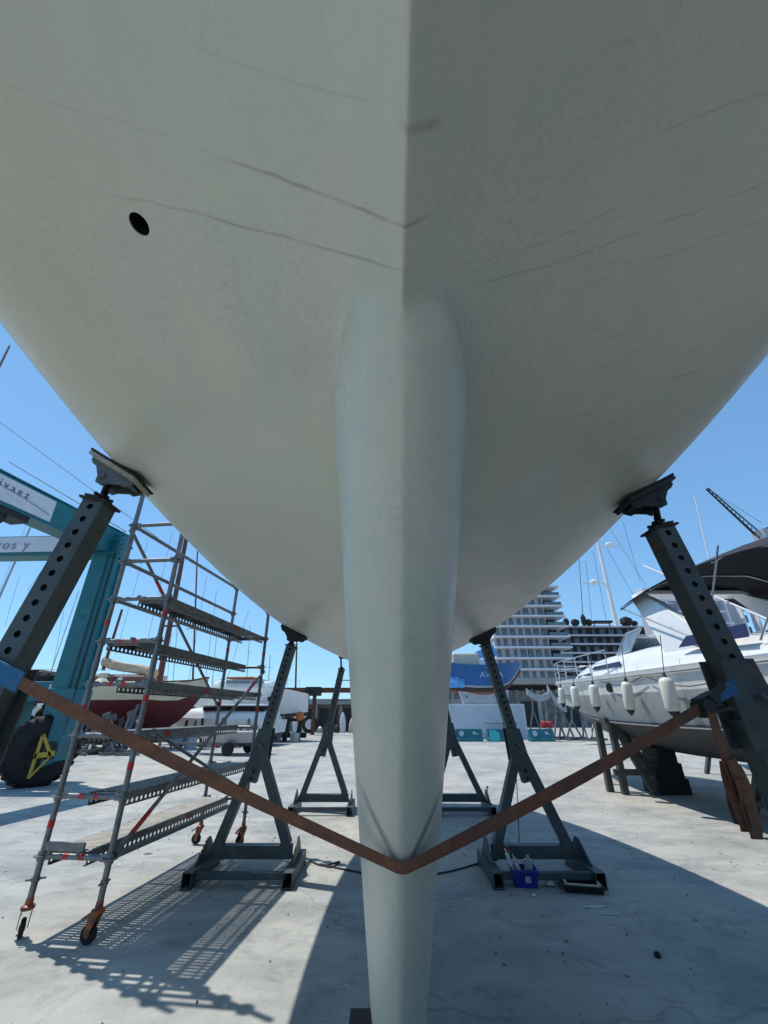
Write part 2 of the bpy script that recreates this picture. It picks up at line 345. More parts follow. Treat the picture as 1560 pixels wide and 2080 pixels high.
def hull_material():
    m = bpy.data.materials.new('primer_hull_paint'); m.use_nodes = True; t = m.node_tree; N = t.nodes; L = t.links; b = N['Principled BSDF']
    tc = N.new('ShaderNodeTexCoord'); sp = N.new('ShaderNodeSeparateXYZ'); L.new(tc.outputs['Object'], sp.inputs[0]); X, Y, Z = sp.outputs
    def mth(op, a, c=None):
        n = N.new('ShaderNodeMath'); n.operation = op
        for i, q in ((0, a), (1, c)):
            if q is None: continue
            if hasattr(q, 'is_linked'): L.new(q, n.inputs[i])
            else: n.inputs[i].default_value = q
        return n.outputs[0]
    def noise(scale, det=6, rough=.6, st=(1, 1, 1), dist=0):
        mp = N.new('ShaderNodeMapping'); mp.inputs['Scale'].default_value = st; L.new(tc.outputs['Object'], mp.inputs[0])
        n = N.new('ShaderNodeTexNoise'); n.inputs['Scale'].default_value = scale; n.inputs['Detail'].default_value = det; n.inputs['Roughness'].default_value = rough; n.inputs['Distortion'].default_value = dist
        L.new(mp.outputs[0], n.inputs['Vector']); return n.outputs[0]
    def ss(v, lo, hi, a=0., c=1.):
        n = N.new('ShaderNodeMapRange'); n.interpolation_type = 'SMOOTHSTEP'; n.inputs[1].default_value = lo; n.inputs[2].default_value = hi; n.inputs[3].default_value = a; n.inputs[4].default_value = c; L.new(v, n.inputs[0]); return n.outputs[0]
    def mixc(f, a, c):
        x = N.new('ShaderNodeMixRGB')
        for i, q in ((0, f), (1, a), (2, c)):
            if hasattr(q, 'is_linked'): L.new(q, x.inputs[i])
            else: x.inputs[i].default_value = q if i == 0 else (*q, 1)
        return x.outputs[0]
    pale = mixc(ss(noise(1.3, 5, .55, (1, 1, 1), .5), .38, .66), (.525, .53, .43), (.575, .535, .44))
    pale = mixc(ss(noise(3.1, 7, .6, (1, .6, 1)), .4, .72, 0, .55), pale, (.46, .52, .44))
    # roller marks: fine streaks, coarse mottling on the flat panels
    pale = mixc(ss(noise(9, 4, .6, (1, .25, 1)), .35, .75, 0, .3), pale, (.44, .46, .385))
    # long water-run streaks on the starboard bilge
    st = ss(noise(7, 3, .5, (.35, 6, .5), .25), .62, .70)
    st = mth('MULTIPLY', st, ss(X, .35, 1.1, 0, .42))
    pale = mixc(st, pale, (.27, .3, .28))
    wob = mth('MULTIPLY', mth('SUBTRACT', noise(3.2, 4, .5, (1, .01, .01)), .5), .05)
    lines = None
    # (a, b, c) of Y = a + bX + cX^2, X range, half width, strength
    for a, bb, c, x0, x1, hw, s in ((0.6359, -0.1799, -0.1885, -0.8, 0.1, 0.0034, 0.7), (0.6359, -0.1799, -0.1885, -1.05, -0.62, 0.002, 0.25), (0.5427, -0.0513, -0.1528, -0.42, 0.11, 0.004, 0.8), (0.5427, -0.0513, -0.1528, -1.0, -0.3, 0.0024, 0.25), (0.3684, -0.1405, -0.3911, -0.45, 0, 0.0024, 0.25), (0.385, .1, 0, .02, .115, .0075, .75), (0.6835, 0.3247, -0.3261, 0.2, 1.15, 0.003, 0.55), (0.6835, 0.3247, -0.3261, 0.42, 0.95, 0.0034, 0.4), (0.8465, 0.1877, -0.2428, 0.7, 1.3, 0.0026, 0.55), (0.5303, 0.1477, -0.2291, 0.62, 1.1, 0.0032, 0.6), (0.5303, 0.1477, -0.2291, 0.28, 0.65, 0.0026, 0.2), (0.6126, 0.4439, -0.5713, 0.11, 0.65, 0.0026, 0.45), (1.4197, -0.1165, -0.1575, 0.75, 1.4, 0.003, 0.5), (1.5597, -0.1165, -0.1575, 0.9, 1.4, 0.0026, 0.35), (1.2997, -0.1165, -0.1575, 0.9, 1.45, 0.0026, 0.4), (1.7197, -0.1165, -0.1575, 1.0, 1.5, 0.003, 0.45), (2.7163, -0.9364, 0.0000, 1.0, 1.5, 0.003, 0.45), (2.9163, -0.9364, 0.0000, 1.1, 1.5, 0.003, 0.35), (0.7559, -0.1799, -0.1885, -1.1, -0.7, 0.0026, 0.28), (0.9627, -0.0513, -0.1528, -1.2, -0.5, 0.0028, 0.2), (0.8059, -0.1799, -0.1885, -1.0, -0.5, 0.0024, 0.22)):
        f = mth('ADD', mth('ADD', mth('MULTIPLY', X, bb), a), mth('MULTIPLY', mth('MULTIPLY', X, X), c))
        d = mth('ABSOLUTE', mth('SUBTRACT', mth('SUBTRACT', Y, f), wob))
        l = mth('MULTIPLY', ss(d, hw * .2, hw * 1.7, 1, 0), mth('MULTIPLY', ss(X, x0, x0 + .12 if x1 - x0 > .3 else x0 + .02, 0, s), ss(X, x1 - (.12 if x1 - x0 > .6 else .03), x1, 1, 0)))
        lines = l if lines is None else mth('MAXIMUM', lines, l)
    lines = mth('MULTIPLY', lines, ss(noise(12, 3, .6), .3, .6, .45, 1))
    lines = mth('MULTIPLY', mth('MULTIPLY', lines, .68), ss(Z, 2.35, 2.45))
    col = mixc(lines, pale, (.17, .135, .105))
    # strap scuffs on the keel nose, and a few dark specks
    sc_ = mth('MULTIPLY', ss(noise(4, 5, .6, (8, 1.2, 1.2), 1), .62, .72), mth('MULTIPLY', ss(Z, 1.5, 1.3), ss(Z, 1.05, 1.15)))
    col = mixc(mth('MULTIPLY', sc_, .35), col, (.1, .1, .1))
    for sx in (-1, 1):
        # rubbed V marks climbing from the strap
        q = mth('ABSOLUTE', mth('SUBTRACT', mth('ADD', mth('MULTIPLY', mth('MULTIPLY', mth('SUBTRACT', X, .062), sx), 1.7), 1.13), mth('SUBTRACT', Z, mth('MULTIPLY', wob, .8))))
        k = mth('MULTIPLY', ss(q, .003, .03, 1, 0), mth('MULTIPLY', ss(Z, 1.46, 1.26), ss(mth('MULTIPLY', mth('SUBTRACT', X, .062), sx), .015, .03)))
        col = mixc(mth('MULTIPLY', k, mth('MULTIPLY', ss(Y, 3., 2.8), .75)), col, (.07, .07, .07))
    spk = ss(noise(23, 2, .5), .76, .80, 0, .45)
    col = mixc(spk, col, (.2, .21, .19))
    grime = ss(noise(2.2, 9, .72, (1, .45, 1), 1.5), .5, .78, 0, .30)
    col = mixc(grime, col, (.36, .37, .31))
    stip = mth('MULTIPLY', ss(noise(60, 3, .8), .42, .62), ss(noise(1.7, 3, .5), .42, .62, .10, .32))
    col = mixc(stip, col, (.33, .37, .33))
    vein = mth('ABSOLUTE', mth('SUBTRACT', noise(2.6, 5, .62, (1, 1, 1), 1.2), .5)); col = mixc(mth('MULTIPLY', ss(vein, 0, .006, 1, 0), ss(noise(.9, 2, .5), .5, .62, 0, .22)), col, (.2, .2, .17))
    patch = ss(noise(.75, 1, .4, (1, .5, 1)), .50, .515, 0, .22); col = mixc(patch, col, (.56, .56, .52))
    pad = ss(noise(.9, 3, .5, (1, 1, 1)), .6, .75, 0, .12)
    col = mixc(pad, col, (.3, .31, .29))
    L.new(col, b.inputs['Base Color'])
    L.new(ss(noise(5, 6, .6), .3, .7, .36, .5), b.inputs['Roughness'])
    b.inputs['Specular IOR Level'].default_value = .6; b.inputs['Coat Weight'].default_value = .4; b.inputs['Coat Roughness'].default_value = .34
    bp = N.new('ShaderNodeBump'); bp.inputs['Strength'].default_value = .3; bp.inputs['Distance'].default_value = .004
    L.new(mth('ADD', noise(85, 4, .7), mth('MULTIPLY', noise(7, 3, .5), 1.6)), bp.inputs['Height']); L.new(bp.outputs[0], b.inputs['Normal'])
    return m
HM = hull_material()
yacht = thing('sailing_yacht', 'huge grey primed yacht hull with a tapering keel, filling the top of the view', 'sailboat', (0, 3.5, 0))
ys = list(np.r_[np.arange(-3.0, .6, .035), np.arange(.6, 2.6, .02), np.arange(2.6, 5.3, .035)]) + list(np.arange(5.3, 10.6, .15)) + [10.6]
NS = 240; sec = [ysection(float(y), NS) for y in ys]
verts = []; 
for y, (s_, zc) in zip(ys, sec):
    o = OFF(y)
    for j in range(NS - 1, 0, -1): verts.append((o - s_[j, 0], y, s_[j, 1]))
    for j in range(NS): verts.append((o + s_[j, 0], y, s_[j, 1]))
W_ = 2 * NS - 1
cv = np.array(verts)
F1, F2 = [], []
for i in range(len(ys) - 1):
    for j in range(W_ - 1):
        a = i * W_ + j; f = (a, a + W_, a + W_ + 1, a + 1)
        zmid = (cv[a, 2] + cv[a + W_ + 1, 2]) / 2; inside = abs(cv[a, 0] - OFF(ys[i])) < .26
        (F2 if (zmid < sec[i][1] - .10 and inside and ys[i] > .5) else F1).append(f)
me0 = bpy.data.meshes.new('tmp'); me0.from_pydata(verts, [], F1 + F2); me0.update()
vn = np.zeros(len(verts) * 3); me0.vertices.foreach_get('normal', vn); vn = vn.reshape(-1, 3)
def submesh(name, faces, extra=None):
    used = sorted({v for f in faces for v in f}); mp = {v: k for k, v in enumerate(used)}
    vv = [verts[u] for u in used]; ff = [tuple(mp[v] for v in f) for f in faces]
    me = bpy.data.meshes.new(name); me.from_pydata(vv, [], ff); me.materials.append(HM)
    me.polygons.foreach_set('use_smooth', [True] * len(ff)); me.update()
    me.normals_split_custom_set_from_vertices([tuple(vn[u]) for u in used])
    o = bpy.data.objects.new(name, me); sc.collection.objects.link(o); o.parent = yacht; o.location = -yacht.location
    return o
hull = submesh('hull', F1)
keel = submesh('keel', F2)
bpy.data.meshes.remove(me0)
# through-hull fitting: cut the planking where the fitting goes, then set a real recess in it
HX, HY = -.705, .735; hp = hull_pt(HY, HX); hn = hull_n(HY, HX)
cut = MB(); cut.lathe(hp + hn * .1, -hn, [(0, .029), (.3, .029)], 24)
co = cut.build('cutter', M['black'])
sol = None
import bmesh
def cut_hole(obj, cobj):
    md = obj.modifiers.new('hole', 'BOOLEAN'); md.object = cobj; md.operation = 'DIFFERENCE'; md.solver = 'EXACT'
    dg = bpy.context.evaluated_depsgraph_get(); me = bpy.data.meshes.new_from_object(obj.evaluated_get(dg), preserve_all_data_layers=True, depsgraph=dg)
    obj.modifiers.clear(); obj.data = me
# local remesh of the faces round the hole: drop faces whose centre is inside, bridge to a round rim
bm = bmesh.new(); bm.from_mesh(hull.data)
fr_a = hn.orthogonal().normalized(); fr_b = hn.cross(fr_a)
kill = [f for f in bm.faces if (f.calc_center_median() - hp).length < .062]
bmesh.ops.delete(bm, geom=kill, context='FACES')
edge = [e for e in bm.edges if e.is_boundary and (e.verts[0].co - hp).length < .12]
ring = []
for i in range(32):
    t = 2 * math.pi * i / 32; q = hp + (fr_a * math.cos(t) + fr_b * math.sin(t)) * .030; q = hull_pt(q.y, q.x); ring.append(bm.verts.new(q))
re = [bm.edges.new((ring[i], ring[(i + 1) % 32])) for i in range(32)]
res = bmesh.ops.bridge_loops(bm, edges=edge + re)
for f in res['faces']: f.smooth = True
deep = [bm.verts.new(v.co - hn * .05) for v in ring]
for i in range(32): bm.faces.new((ring[i], ring[(i + 1) % 32], deep[(i + 1) % 32], deep[i]))
bm.to_mesh(hull.data); bm.free(); bpy.data.objects.remove(co)
th = MB(); th.lathe(hp - hn * .012, -hn, [(0, .0285), (.12, .0285)], 28)
t2 = MB()
n_ = 32; a_ = [hp - hn * .004 + (fr_a * math.cos(2*math.pi*i/n_) + fr_b * math.sin(2*math.pi*i/n_)) * .0295 for i in range(n_)]; b_ = [p - hn * .12 for p in a_]
t2.loft([a_, b_], closed=True); t2.add(b_, [tuple(range(n_))])
t2.build('through_hull_pipe', M['black'], yacht, world=True, smooth=True)
# deck, transom, rudder
dk = MB(); L_ = []; 
for y in ys[::6] + [ys[-1]]:
    c, zc = csec(float(y)); o = OFF(y); b_ = c[-1, 0]; z = c[-1, 1]
    L_.append([(o - b_ + .002, y, z), (o, y, z + .08), (o + b_ - .002, y, z)])
dk.loft(L_[::-1]); dk.build('deck', M['white_gel'], yacht, world=True)
s_, _ = sec[-1]; o = OFF(10.6)
tr = MB(); tr.add([(o - p[0], 10.6, p[1]) for p in s_[::-5]] + [(o + p[0], 10.6, p[1]) for p in s_[5::5]], [tuple(range(len(s_[::-5]) + len(s_[5::5])))]); tr.build('transom', HM, yacht, world=True)
s0, _ = sec[0]; o = OFF(-3)
bw = MB(); prof = [(o - p[0], -3.0, p[1]) for p in s0[::-6]] + [(o + p[0], -3.0, p[1]) for p in s0[6::6]]
bw.loft([prof, [(o + (x - o) * .5, -3.35, z + .1 * (4.2 - z)) for x, _, z in prof], [(o + (x - o) * .04, -3.75, max(z, 3.95)) for x, _, z in prof]]); bw.build('stem', HM, yacht, world=True, smooth='all')
rd = MB(); rd.loft([[(OFF(9) + w * k, y + k2, z) for k, k2 in ((0, -.3), (1, 0), (0, .32), (-1, 0))] for z, w, y in ((.75, .03, 9.0), (1.6, .045, 8.95), (2.36, .05, 8.9))], closed=True, caps=True)
rd.build('rudder', HM, yacht, world=True, smooth=True)
bl = MB(); bl.beam((-.19, 3.22, .05), (.14, 3.22, .05), .26, .112); bl.build('keel_block', M['wood_block'], None, bevel=.008)
tag(bpy.data.objects['keel_block'], 'dark timber block on the concrete under the front of the keel', 'wood block', 'keel blocks')
b_ = MB(); b_.beam((-.02, 4.55, .058), (.18, 4.55, .058), .3, .112); tag(b_.build('keel_block', M['wood_block'], None, bevel=.008), 'dark timber block hidden behind the foot of the keel', 'wood block', 'keel blocks')

# ---------------------------------------------------------------- boat stands
def stand(label, side, Yb, top, apex, x_in, x_out, pad_x, pad_y, holes=True, skid=(-.5, .35), w=.118, board='ply', brm='pad_plate', apex_w=.15, lift=0):
    """side -1 port (left), +1 right.  top/apex: (x, z) of the leaning tube at Y=Yb"""
    base = Vector(((x_in + x_out) / 2, Yb, 0)); t = thing('boat_stand', label, 'boat stand', base, group='steel stands propping the yacht hull')
    T = Vector((top[0], Yb, top[1])); A = Vector((apex[0], Yb, apex[1])); d = (T - A).normalized()
    # tube: rotated square section with a perforated outer pair of faces
    lo = A - d * .28; Lt = (T - lo).length
    e1 = Vector((0, -1, 0)); e1 = (e1 - d * e1.dot(d)).normalized(); e2 = d.cross(e1).normalized()
    mb = MB(); h = w / 2; nh = int(Lt / .075)
    cs = [lo + e1 * i * h + e2 * j * h for i, j in ((-1, -1), (1, -1), (1, 1), (-1, 1))]
    for k in range(4):
        a, b = cs[k], cs[(k + 1) % 4]; U = (b - a).normalized(); nrm = U.cross(d).normalized()
        vis = (abs(nrm.dot(e1)) > .5)
        if nrm.dot((a + b) / 2 - lo) < 0: nrm = -nrm
        if vis: mb.perf(a, d, U, -nrm * .006, Lt, w, nh, .0175 if w > .1 else .015, .5, 12)
        else: mb.beam((a + b) / 2 - nrm * .003, (a + b) / 2 - nrm * .003 + d * Lt, w - .0125, .006, up=nrm)
    mb.build('upper_tube', M['stand'], t, world=True)
    inn = MB(); inn.beam(lo + d * .02, T - d * .03, w * .62, w * .62, up=e2); inn.build('inner_tube', M['stand_dark'], t, world=True)
    # top collar, screw, nut, swivel
    pp = hull_pt(pad_y, pad_x); n = hull_n(pad_y, pad_x)
    cp = MB(); cp.beam(T, T + d * .012, w + .035, w + .035, up=e2); cp.beam(T + d * .012, T + d * .022, w * .7, w + .06, up=e1); cp.build('collar_plate', M['stand_dark'], t, world=True)
    joint = pp + n * .115
    scw = MB(); scw.tube(T - d * .05, joint, .017, 10)
    for k in range(14): 
        p = T + (joint - T) * (k / 14); scw.lathe(p, (joint - T).normalized(), [(0, .0165), (.004, .021), (.008, .0165)], 10)
    scw.build('screw', M['screw'], t, world=True, smooth=True)
    ax = (joint - T).normalized()
    nu = MB(); nu.lathe(T + d * .024, ax, [(0, .034), (.03, .034)], 6); nu.beam(T + d * .04 + e1 * .075, T + d * .04 - e1 * .075, .014, .014); nu.beam(T + d * .035 + e2 * .06, T + d * .035 - e2 * .06, .014, .014); nu.build('screw_nut', M['screw'], t, world=True)
    # pad: board against the hull, bracket behind it
    along = Vector((side, 0, 0)) - n * n.x * side; along = (along - n * along.dot(n)).normalized()
    cross = n.cross(along).normalized()
    Lp, Wp = (.38, .20) if w > .115 else (.32, .18)
    # push away from the hull until the four corners are clear
    clr = 0
    for i in (-1, 0, 1):
        for j in (-1, 0, 1):
            q = pp + along * i * Lp / 2 + cross * j * Wp / 2; hz = hull_pt(q.y, q.x).z; clr = max(clr, (q.z - hz) * abs(n.z) + .001)
    def slab(o0, o1, l, wd, m, name, bev=.004):
        b = MB(); c0 = pp + n * (clr + o0); c1 = pp + n * (clr + o1)
        b.beam(c0, c1, wd, l, up=along); return b.build(name, m, t, world=True, bevel=bev)
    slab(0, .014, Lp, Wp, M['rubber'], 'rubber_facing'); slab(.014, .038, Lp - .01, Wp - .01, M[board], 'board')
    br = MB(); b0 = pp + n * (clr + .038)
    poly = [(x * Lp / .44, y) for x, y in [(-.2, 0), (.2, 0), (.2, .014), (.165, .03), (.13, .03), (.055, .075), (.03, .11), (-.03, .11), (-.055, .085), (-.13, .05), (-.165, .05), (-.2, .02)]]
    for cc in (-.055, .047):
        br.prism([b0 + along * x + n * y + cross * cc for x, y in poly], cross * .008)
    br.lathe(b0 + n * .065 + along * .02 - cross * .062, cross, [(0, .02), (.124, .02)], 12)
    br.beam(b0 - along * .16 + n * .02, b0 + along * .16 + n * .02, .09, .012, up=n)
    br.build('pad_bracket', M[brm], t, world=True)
    # A frame: sleeve plates, two legs, crossbeam, skids
    zb = .26; ex = apex_w / 2; s = side
    inner = Vector((x_in + s * .12, Yb, zb)); outer = Vector((x_out - s * .12, Yb, zb))
    for P, off in ((inner, -s * .035), (outer, s * .035)):
        lg = MB(); lg.beam(P, A + Vector((off, 0, .02)), .1, .13, up=(0, 1, 0)); lg.build('leg', M['stand'], t, world=True, bevel=.004)
    sl = MB()
    tp = A + d * .3
    for yy in (-.082, .07):
        sl.prism([(A.x - .115, Yb + yy, A.z - .12), (A.x + .115, Yb + yy, A.z - .12), (tp.x + .085, Yb + yy, tp.z), (tp.x - .085, Yb + yy, tp.z)], (0, .012, 0))
    sl.build('sleeve', M['stand'], t, world=True)
    pn = MB(); pn.tube(A + d * .12 + Vector((0, -.13, 0)), A + d * .12 + Vector((0, .13, 0)), .012, 8); pn.tube(A + d * .12 + Vector((0, -.13, 0)), A + d * .12 + Vector((.05, -.13, -.05)), .008, 6); pn.build('locking_pin', M['galv'], t, world=True)
    cb = MB(); cb.beam((x_in + s * .06, Yb, .2), (x_out - s * .06, Yb, .2), .13, .12, up=(0, 0, 1)); cb.build('crossbeam', M['stand'], t, world=True, bevel=.004)
    cb = MB(); cb.beam((x_in + s * .03, Yb + skid[0] + .1, .09), (x_out - s * .03, Yb + skid[0] + .1, .09), .06, .06, up=(0, 0, 1)); cb.build('tie_bar', M['stand'], t, world=True)
    for xx, sg in ((x_in, s), (x_out, -s)):
        sk = MB(); x0 = xx + sg * .0; hw = .05
        y0, y1 = Yb + skid[0], Yb + skid[1]
        for q, wq in (((x0 - hw), .008), ((x0 + hw - .008), .008)):
            sk.box((q + .004, (y0 + y1) / 2, .075), (.008, y1 - y0, .11))
        sk.box((x0, (y0 + y1) / 2, .134), (2 * hw, y1 - y0, .008)); sk.box((x0, (y0 + y1) / 2, .016), (2 * hw, y1 - y0, .008))
        sk.build('skid', M['stand'], t, world=True)
        for yy in (y0 + .05, y1 - .05): MB().box((x0, yy, .006), (.11, .1, .012)).build('foot_plate', M['stand_dark'], t, world=True)
        gs = MB(); gs.prism([(xx - .006, Yb - .34, .138), (xx - .006, Yb + .26, .138), (xx - .006, Yb + .05, .33), (xx - .006, Yb - .05, .33)], (.012, 0, 0))
        gs.prism([(xx + sg * .25, Yb - .071, .14), (xx + sg * .02, Yb - .071, .14), (xx + sg * .1, Yb - .071, .34), (xx + sg * .16, Yb - .071, .34)], (0, .006, 0))
        gs.build('gusset', M['stand'], t, world=True)
    return t
# nearest pair, beside the camera
stand('nearest stand on the left with light wooden pad, cut by the left picture edge', -1, 2.12, (-1.60, 2.66), (-1.84, 1.50), -1.80, -2.8, -1.555, 2.16)
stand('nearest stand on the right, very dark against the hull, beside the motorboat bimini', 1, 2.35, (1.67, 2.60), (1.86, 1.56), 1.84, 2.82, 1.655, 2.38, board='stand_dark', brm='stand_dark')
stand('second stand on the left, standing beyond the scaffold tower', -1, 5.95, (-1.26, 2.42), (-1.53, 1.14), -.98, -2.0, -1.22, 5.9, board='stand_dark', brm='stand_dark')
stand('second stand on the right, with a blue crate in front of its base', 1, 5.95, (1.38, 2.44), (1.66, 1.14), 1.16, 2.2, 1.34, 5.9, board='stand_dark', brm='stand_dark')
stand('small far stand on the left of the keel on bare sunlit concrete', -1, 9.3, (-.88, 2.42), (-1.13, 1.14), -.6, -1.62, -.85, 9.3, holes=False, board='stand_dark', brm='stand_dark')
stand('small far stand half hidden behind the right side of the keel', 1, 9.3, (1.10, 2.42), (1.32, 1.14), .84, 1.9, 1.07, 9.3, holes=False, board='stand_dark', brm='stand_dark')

# ---------------------------------------------------------------- lashing strap round the keel
def ribbon(pts, wid, wv, th=.004, kinks=None):
    mb = MB(); rings = []
    for i, p in enumerate(pts):
        p = Vector(p); d = (Vector(pts[min(i + 1, len(pts) - 1)]) - Vector(pts[max(i - 1, 0)])).normalized()
        u = Vector(wv[i]); u = (u - d * u.dot(d)).normalized(); n = d.cross(u)
        rings.append([p + u * wid / 2 + n * th / 2, p - u * wid / 2 + n * th / 2, p - u * wid / 2 - n * th / 2, p + u * wid / 2 - n * th / 2])
    mb.loft(rings, closed=True, caps=True); return mb
st = thing('lashing_strap', 'rust brown webbing strap slung between the two nearest stands round the keel front', 'strap', (.06, 2.1, .97))
kz = 1.165; ky = kle(kz)
Lp_ = Vector((-1.62, 2.00, 1.73)); Rp_ = Vector((1.50, 2.18, 1.63))
def lerp(a, b, t): return Vector(a) * (1 - t) + Vector(b) * t
up = Vector((0, -.12, 1)); kup = Vector((0, -.66, .75))
NL = 26
pts = []; wv = []
nose = [(.06 + q, ky - .010, kz - .012 + 9 * q * q) for q in (-.024, -.016, -.008, 0, .008, .016, .024)]
for i in range(NL):
    t = i / NL; p = lerp(Lp_, nose[0], t); p.z -= math.sin(math.pi * t) * .012; pts.append(p); wv.append(lerp(up, kup, t ** 2) + Vector((0, .1 * math.sin(6 * t), 0)))
for q in nose: pts.append(Vector(q)); wv.append(kup)
for i in range(1, NL + 1):
    t = i / NL; p = lerp(nose[-1], Rp_, t); p.z -= math.sin(math.pi * t) * .012; pts.append(p); wv.append(lerp(kup, up, t ** .5) + Vector((0, .1 * math.sin(5 * t), 0)))
ribbon(pts, .050, wv).build('webbing', M['strap'], st, world=True, smooth=True)
dL = (Vector((-1.50, 1.60, 1.80)) - Lp_); 
ribbon([Lp_ + (Lp_ - Vector(nose[0])).normalized() * k for k in (-.02, .06, .15, .24)], .086, [up] * 4, .008).build('blue_end', M['strap_blue'], st, world=True)
dR = (Rp_ - Vector(nose[-1])).normalized()
ribbon([Rp_ + dR * k + Vector((0, 0, .012)) for k in (.12, .17, .22, .28)], .062, [up] * 4, .008).build('blue_end', M['strap_blue'], st, world=True)
rt = MB(); rt.beam(Rp_ - dR * .03, Rp_ + dR * .10, .05, .085, up=(0, 0, 1)); rt.tube(Rp_ + Vector((0, -.05, 0)), Rp_ + Vector((0, .05, 0)), .03, 12); rt.tube(Rp_ + dR * .06 + Vector((0, -.05, .02)), Rp_ + dR * .06 + Vector((0, .05, .02)), .022, 12)
rt.beam(Rp_ + dR * .03 + Vector((0, -.03, .02)), Rp_ + dR * .16 + Vector((0, -.03, .05)), .02, .03)
rt.beam(Rp_ + dR * .03 + Vector((0, -.03, -.03)), Rp_ + dR * .17 + Vector((0, -.03, -.055)), .02, .015)
rt.build('ratchet_buckle', M['dark_mach'], st, world=True, bevel=.004)
fl = MB(); lw = (.93, .3, 0)
T0 = Rp_ + Vector((.005, -.04, -.02))
tail = [T0, T0 + Vector((-.004, 0, -.08)), T0 + Vector((-.004, 0, -.17)), T0 + Vector((.004, .0, -.25)), T0 + Vector((.012, 0, -.33))]
ribbon(tail, .052, [lw] * 5, .004).build('loose_tail', M['strap'], st, world=True, smooth=True)
bd = MB()
for k, (dx, dy, z0, z1, bulge) in enumerate(((.0, .0, -.20, -.44, .008), (.012, -.022, -.19, -.47, .012), (.018, .014, -.22, -.455, .007), (.026, -.010, -.21, -.475, .010), (.010, .028, -.24, -.43, .006), (.004, -.03, -.26, -.46, .009))):
    rp = []; ww = []
    for i in range(9):
        t = i / 8; rp.append(T0 + Vector((dx + bulge * math.sin(math.pi * t) * (1 if k % 2 else -.6) , dy + .01 * math.sin(5 * t + k), z0 + (z1 - z0) * t))); ww.append((.93, .25 * (1 if k % 2 else -1), .1))
    r_ = ribbon(rp, .058, ww, .004); bd.add(r_.v, r_.f)
bd.build('bundled_tail', M['strap'], st, world=True, smooth=True)
tie = MB(); tie.lathe(T0 + Vector((.022, 0, -.345)), (0, 0, -1), [(0, .036), (.018, .038), (.03, .035)], 12); tie.build('bundle_tie', M['strap'], st, world=True, smooth=True)

# ---------------------------------------------------------------- scaffold tower
SO = Vector((-2.86, 4.42, 0)); SW = Vector((.992, -.124, 0)) * .615; SL = Vector((.124, .992, 0)) * 2.70
def sp(u, v, z): return SO + SW * u + SL * v + Vector((0, 0, z))
sca = thing('scaffold_tower', 'galvanised mobile scaffold tower with red marks on orange castors', 'scaffold', SO)
LV = [.53, .95, 1.42, 1.86, 2.26, 2.69, 3.11, 3.54]
for u in (0, 1):
    for v in (0, 1):
        top = 3.98 if v == 0 else (3.6 if u == 0 else 3.75)
        mb = MB(); mb.tube(sp(u, v, .24), sp(u, v, top), .024, 12); mb.tube(sp(u, v, 1.98), sp(u, v, 2.1), .028, 12)
        mb.build('standard', M['galv'], sca, world=True, smooth=True)
        ro = MB()
        for z in LV: ro.lathe(sp(u, v, z - .035), (0, 0, 1), [(0, .034), (.028, .036), (.030, .06), (.038, .06), (.040, .036), (.07, .034)], 10)
        ro.build('rosettes', M['galv'], sca, world=True, smooth=True, kind='stuff')
        rb = MB()
        for z in ((.72, 1.62, 2.42) if (u, v) in ((0, 0), (1, 1)) else (1.15, 1.7, 2.5)): rb.tube(sp(u, v, z), sp(u, v, z + .06), .0255, 12)
        rb.build('red_band', M['red'], sca, world=True, kind='stuff')
        # castor
        cs = MB(); b = sp(u, v, 0); a = .6 + u * .9 + v
        ax = Vector((math.cos(a), math.sin(a), 0)); fw = Vector((-math.sin(a), math.cos(a), 0)) * .035
        cw = MB(); cw.lathe(b + fw + Vector((0, 0, .064)) - ax * .018, ax, [(0, .045), (.004, .060), (.018, .064), (.032, .060), (.036, .045)], 20); w_ = cw.build('castor_wheel', M['rubber'], sca, world=True, smooth=True)
        ch = MB(); ch.lathe(b + fw + Vector((0, 0, .064)) - ax * .022, ax, [(0, .022), (.044, .022)], 12); ch.build('castor_hub', M['orange'], sca, world=True)
        fk = MB()
        for sd in (-1, 1): fk.prism([b + ax * sd * .032 + fw * 0 + Vector((0, 0, .2)) + fw * -.9, b + ax * sd * .032 + Vector((0, 0, .2)) + fw * 1.2, b + ax * sd * .032 + fw * 1.6 + Vector((0, 0, .07)), b + ax * sd * .032 + fw * .5 + Vector((0, 0, .06))], ax * sd * .006)
        fk.lathe(b + Vector((0, 0, .19)), (0, 0, 1), [(0, .05), (.02, .05), (.03, .03), (.07, .026)], 12)
        fk.prism([b + fw * 1.2 + Vector((0, 0, .2)) - ax * .03, b + fw * 3.0 + Vector((0, 0, .16)) - ax * .03, b + fw * 2.9 + Vector((0, 0, .145)) - ax * .03, b + fw * 1.2 + Vector((0, 0, .185)) - ax * .03], ax * .06)
        fk.build('castor_fork', M['orange'], sca, world=True)
        sj = MB(); sj.tube(sp(u, v, .22), sp(u, v, .42), .018, 10); sj.lathe(sp(u, v, .36), (0, 0, 1), [(0, .032), (.03, .032)], 8); sj.beam(sp(u, v, .375) - ax * .07, sp(u, v, .375) + ax * .07, .012, .012); sj.build('spindle', M['galv'], sca, world=True)
def bar(name, p0, p1, r=.0215, m='galv', red=None):
    mb = MB(); mb.tube(p0, p1, r, 10); d = (Vector(p1) - Vector(p0)).normalized()
    for e, s in ((p0, 1), (p1, -1)): mb.beam(Vector(e) + d * s * .0, Vector(e) + d * s * .055, .03, .05)
    mb.build(name, M[m], sca, world=True, smooth=True)
    if red:
        rb = MB()
        for q in red: rb.tube(Vector(p0).lerp(Vector(p1), q - .04), Vector(p0).lerp(Vector(p1), q + .04), r + .0015, 10)
        rb.build('red_mark', M['red'], sca, world=True, kind='stuff')
e_ = .035
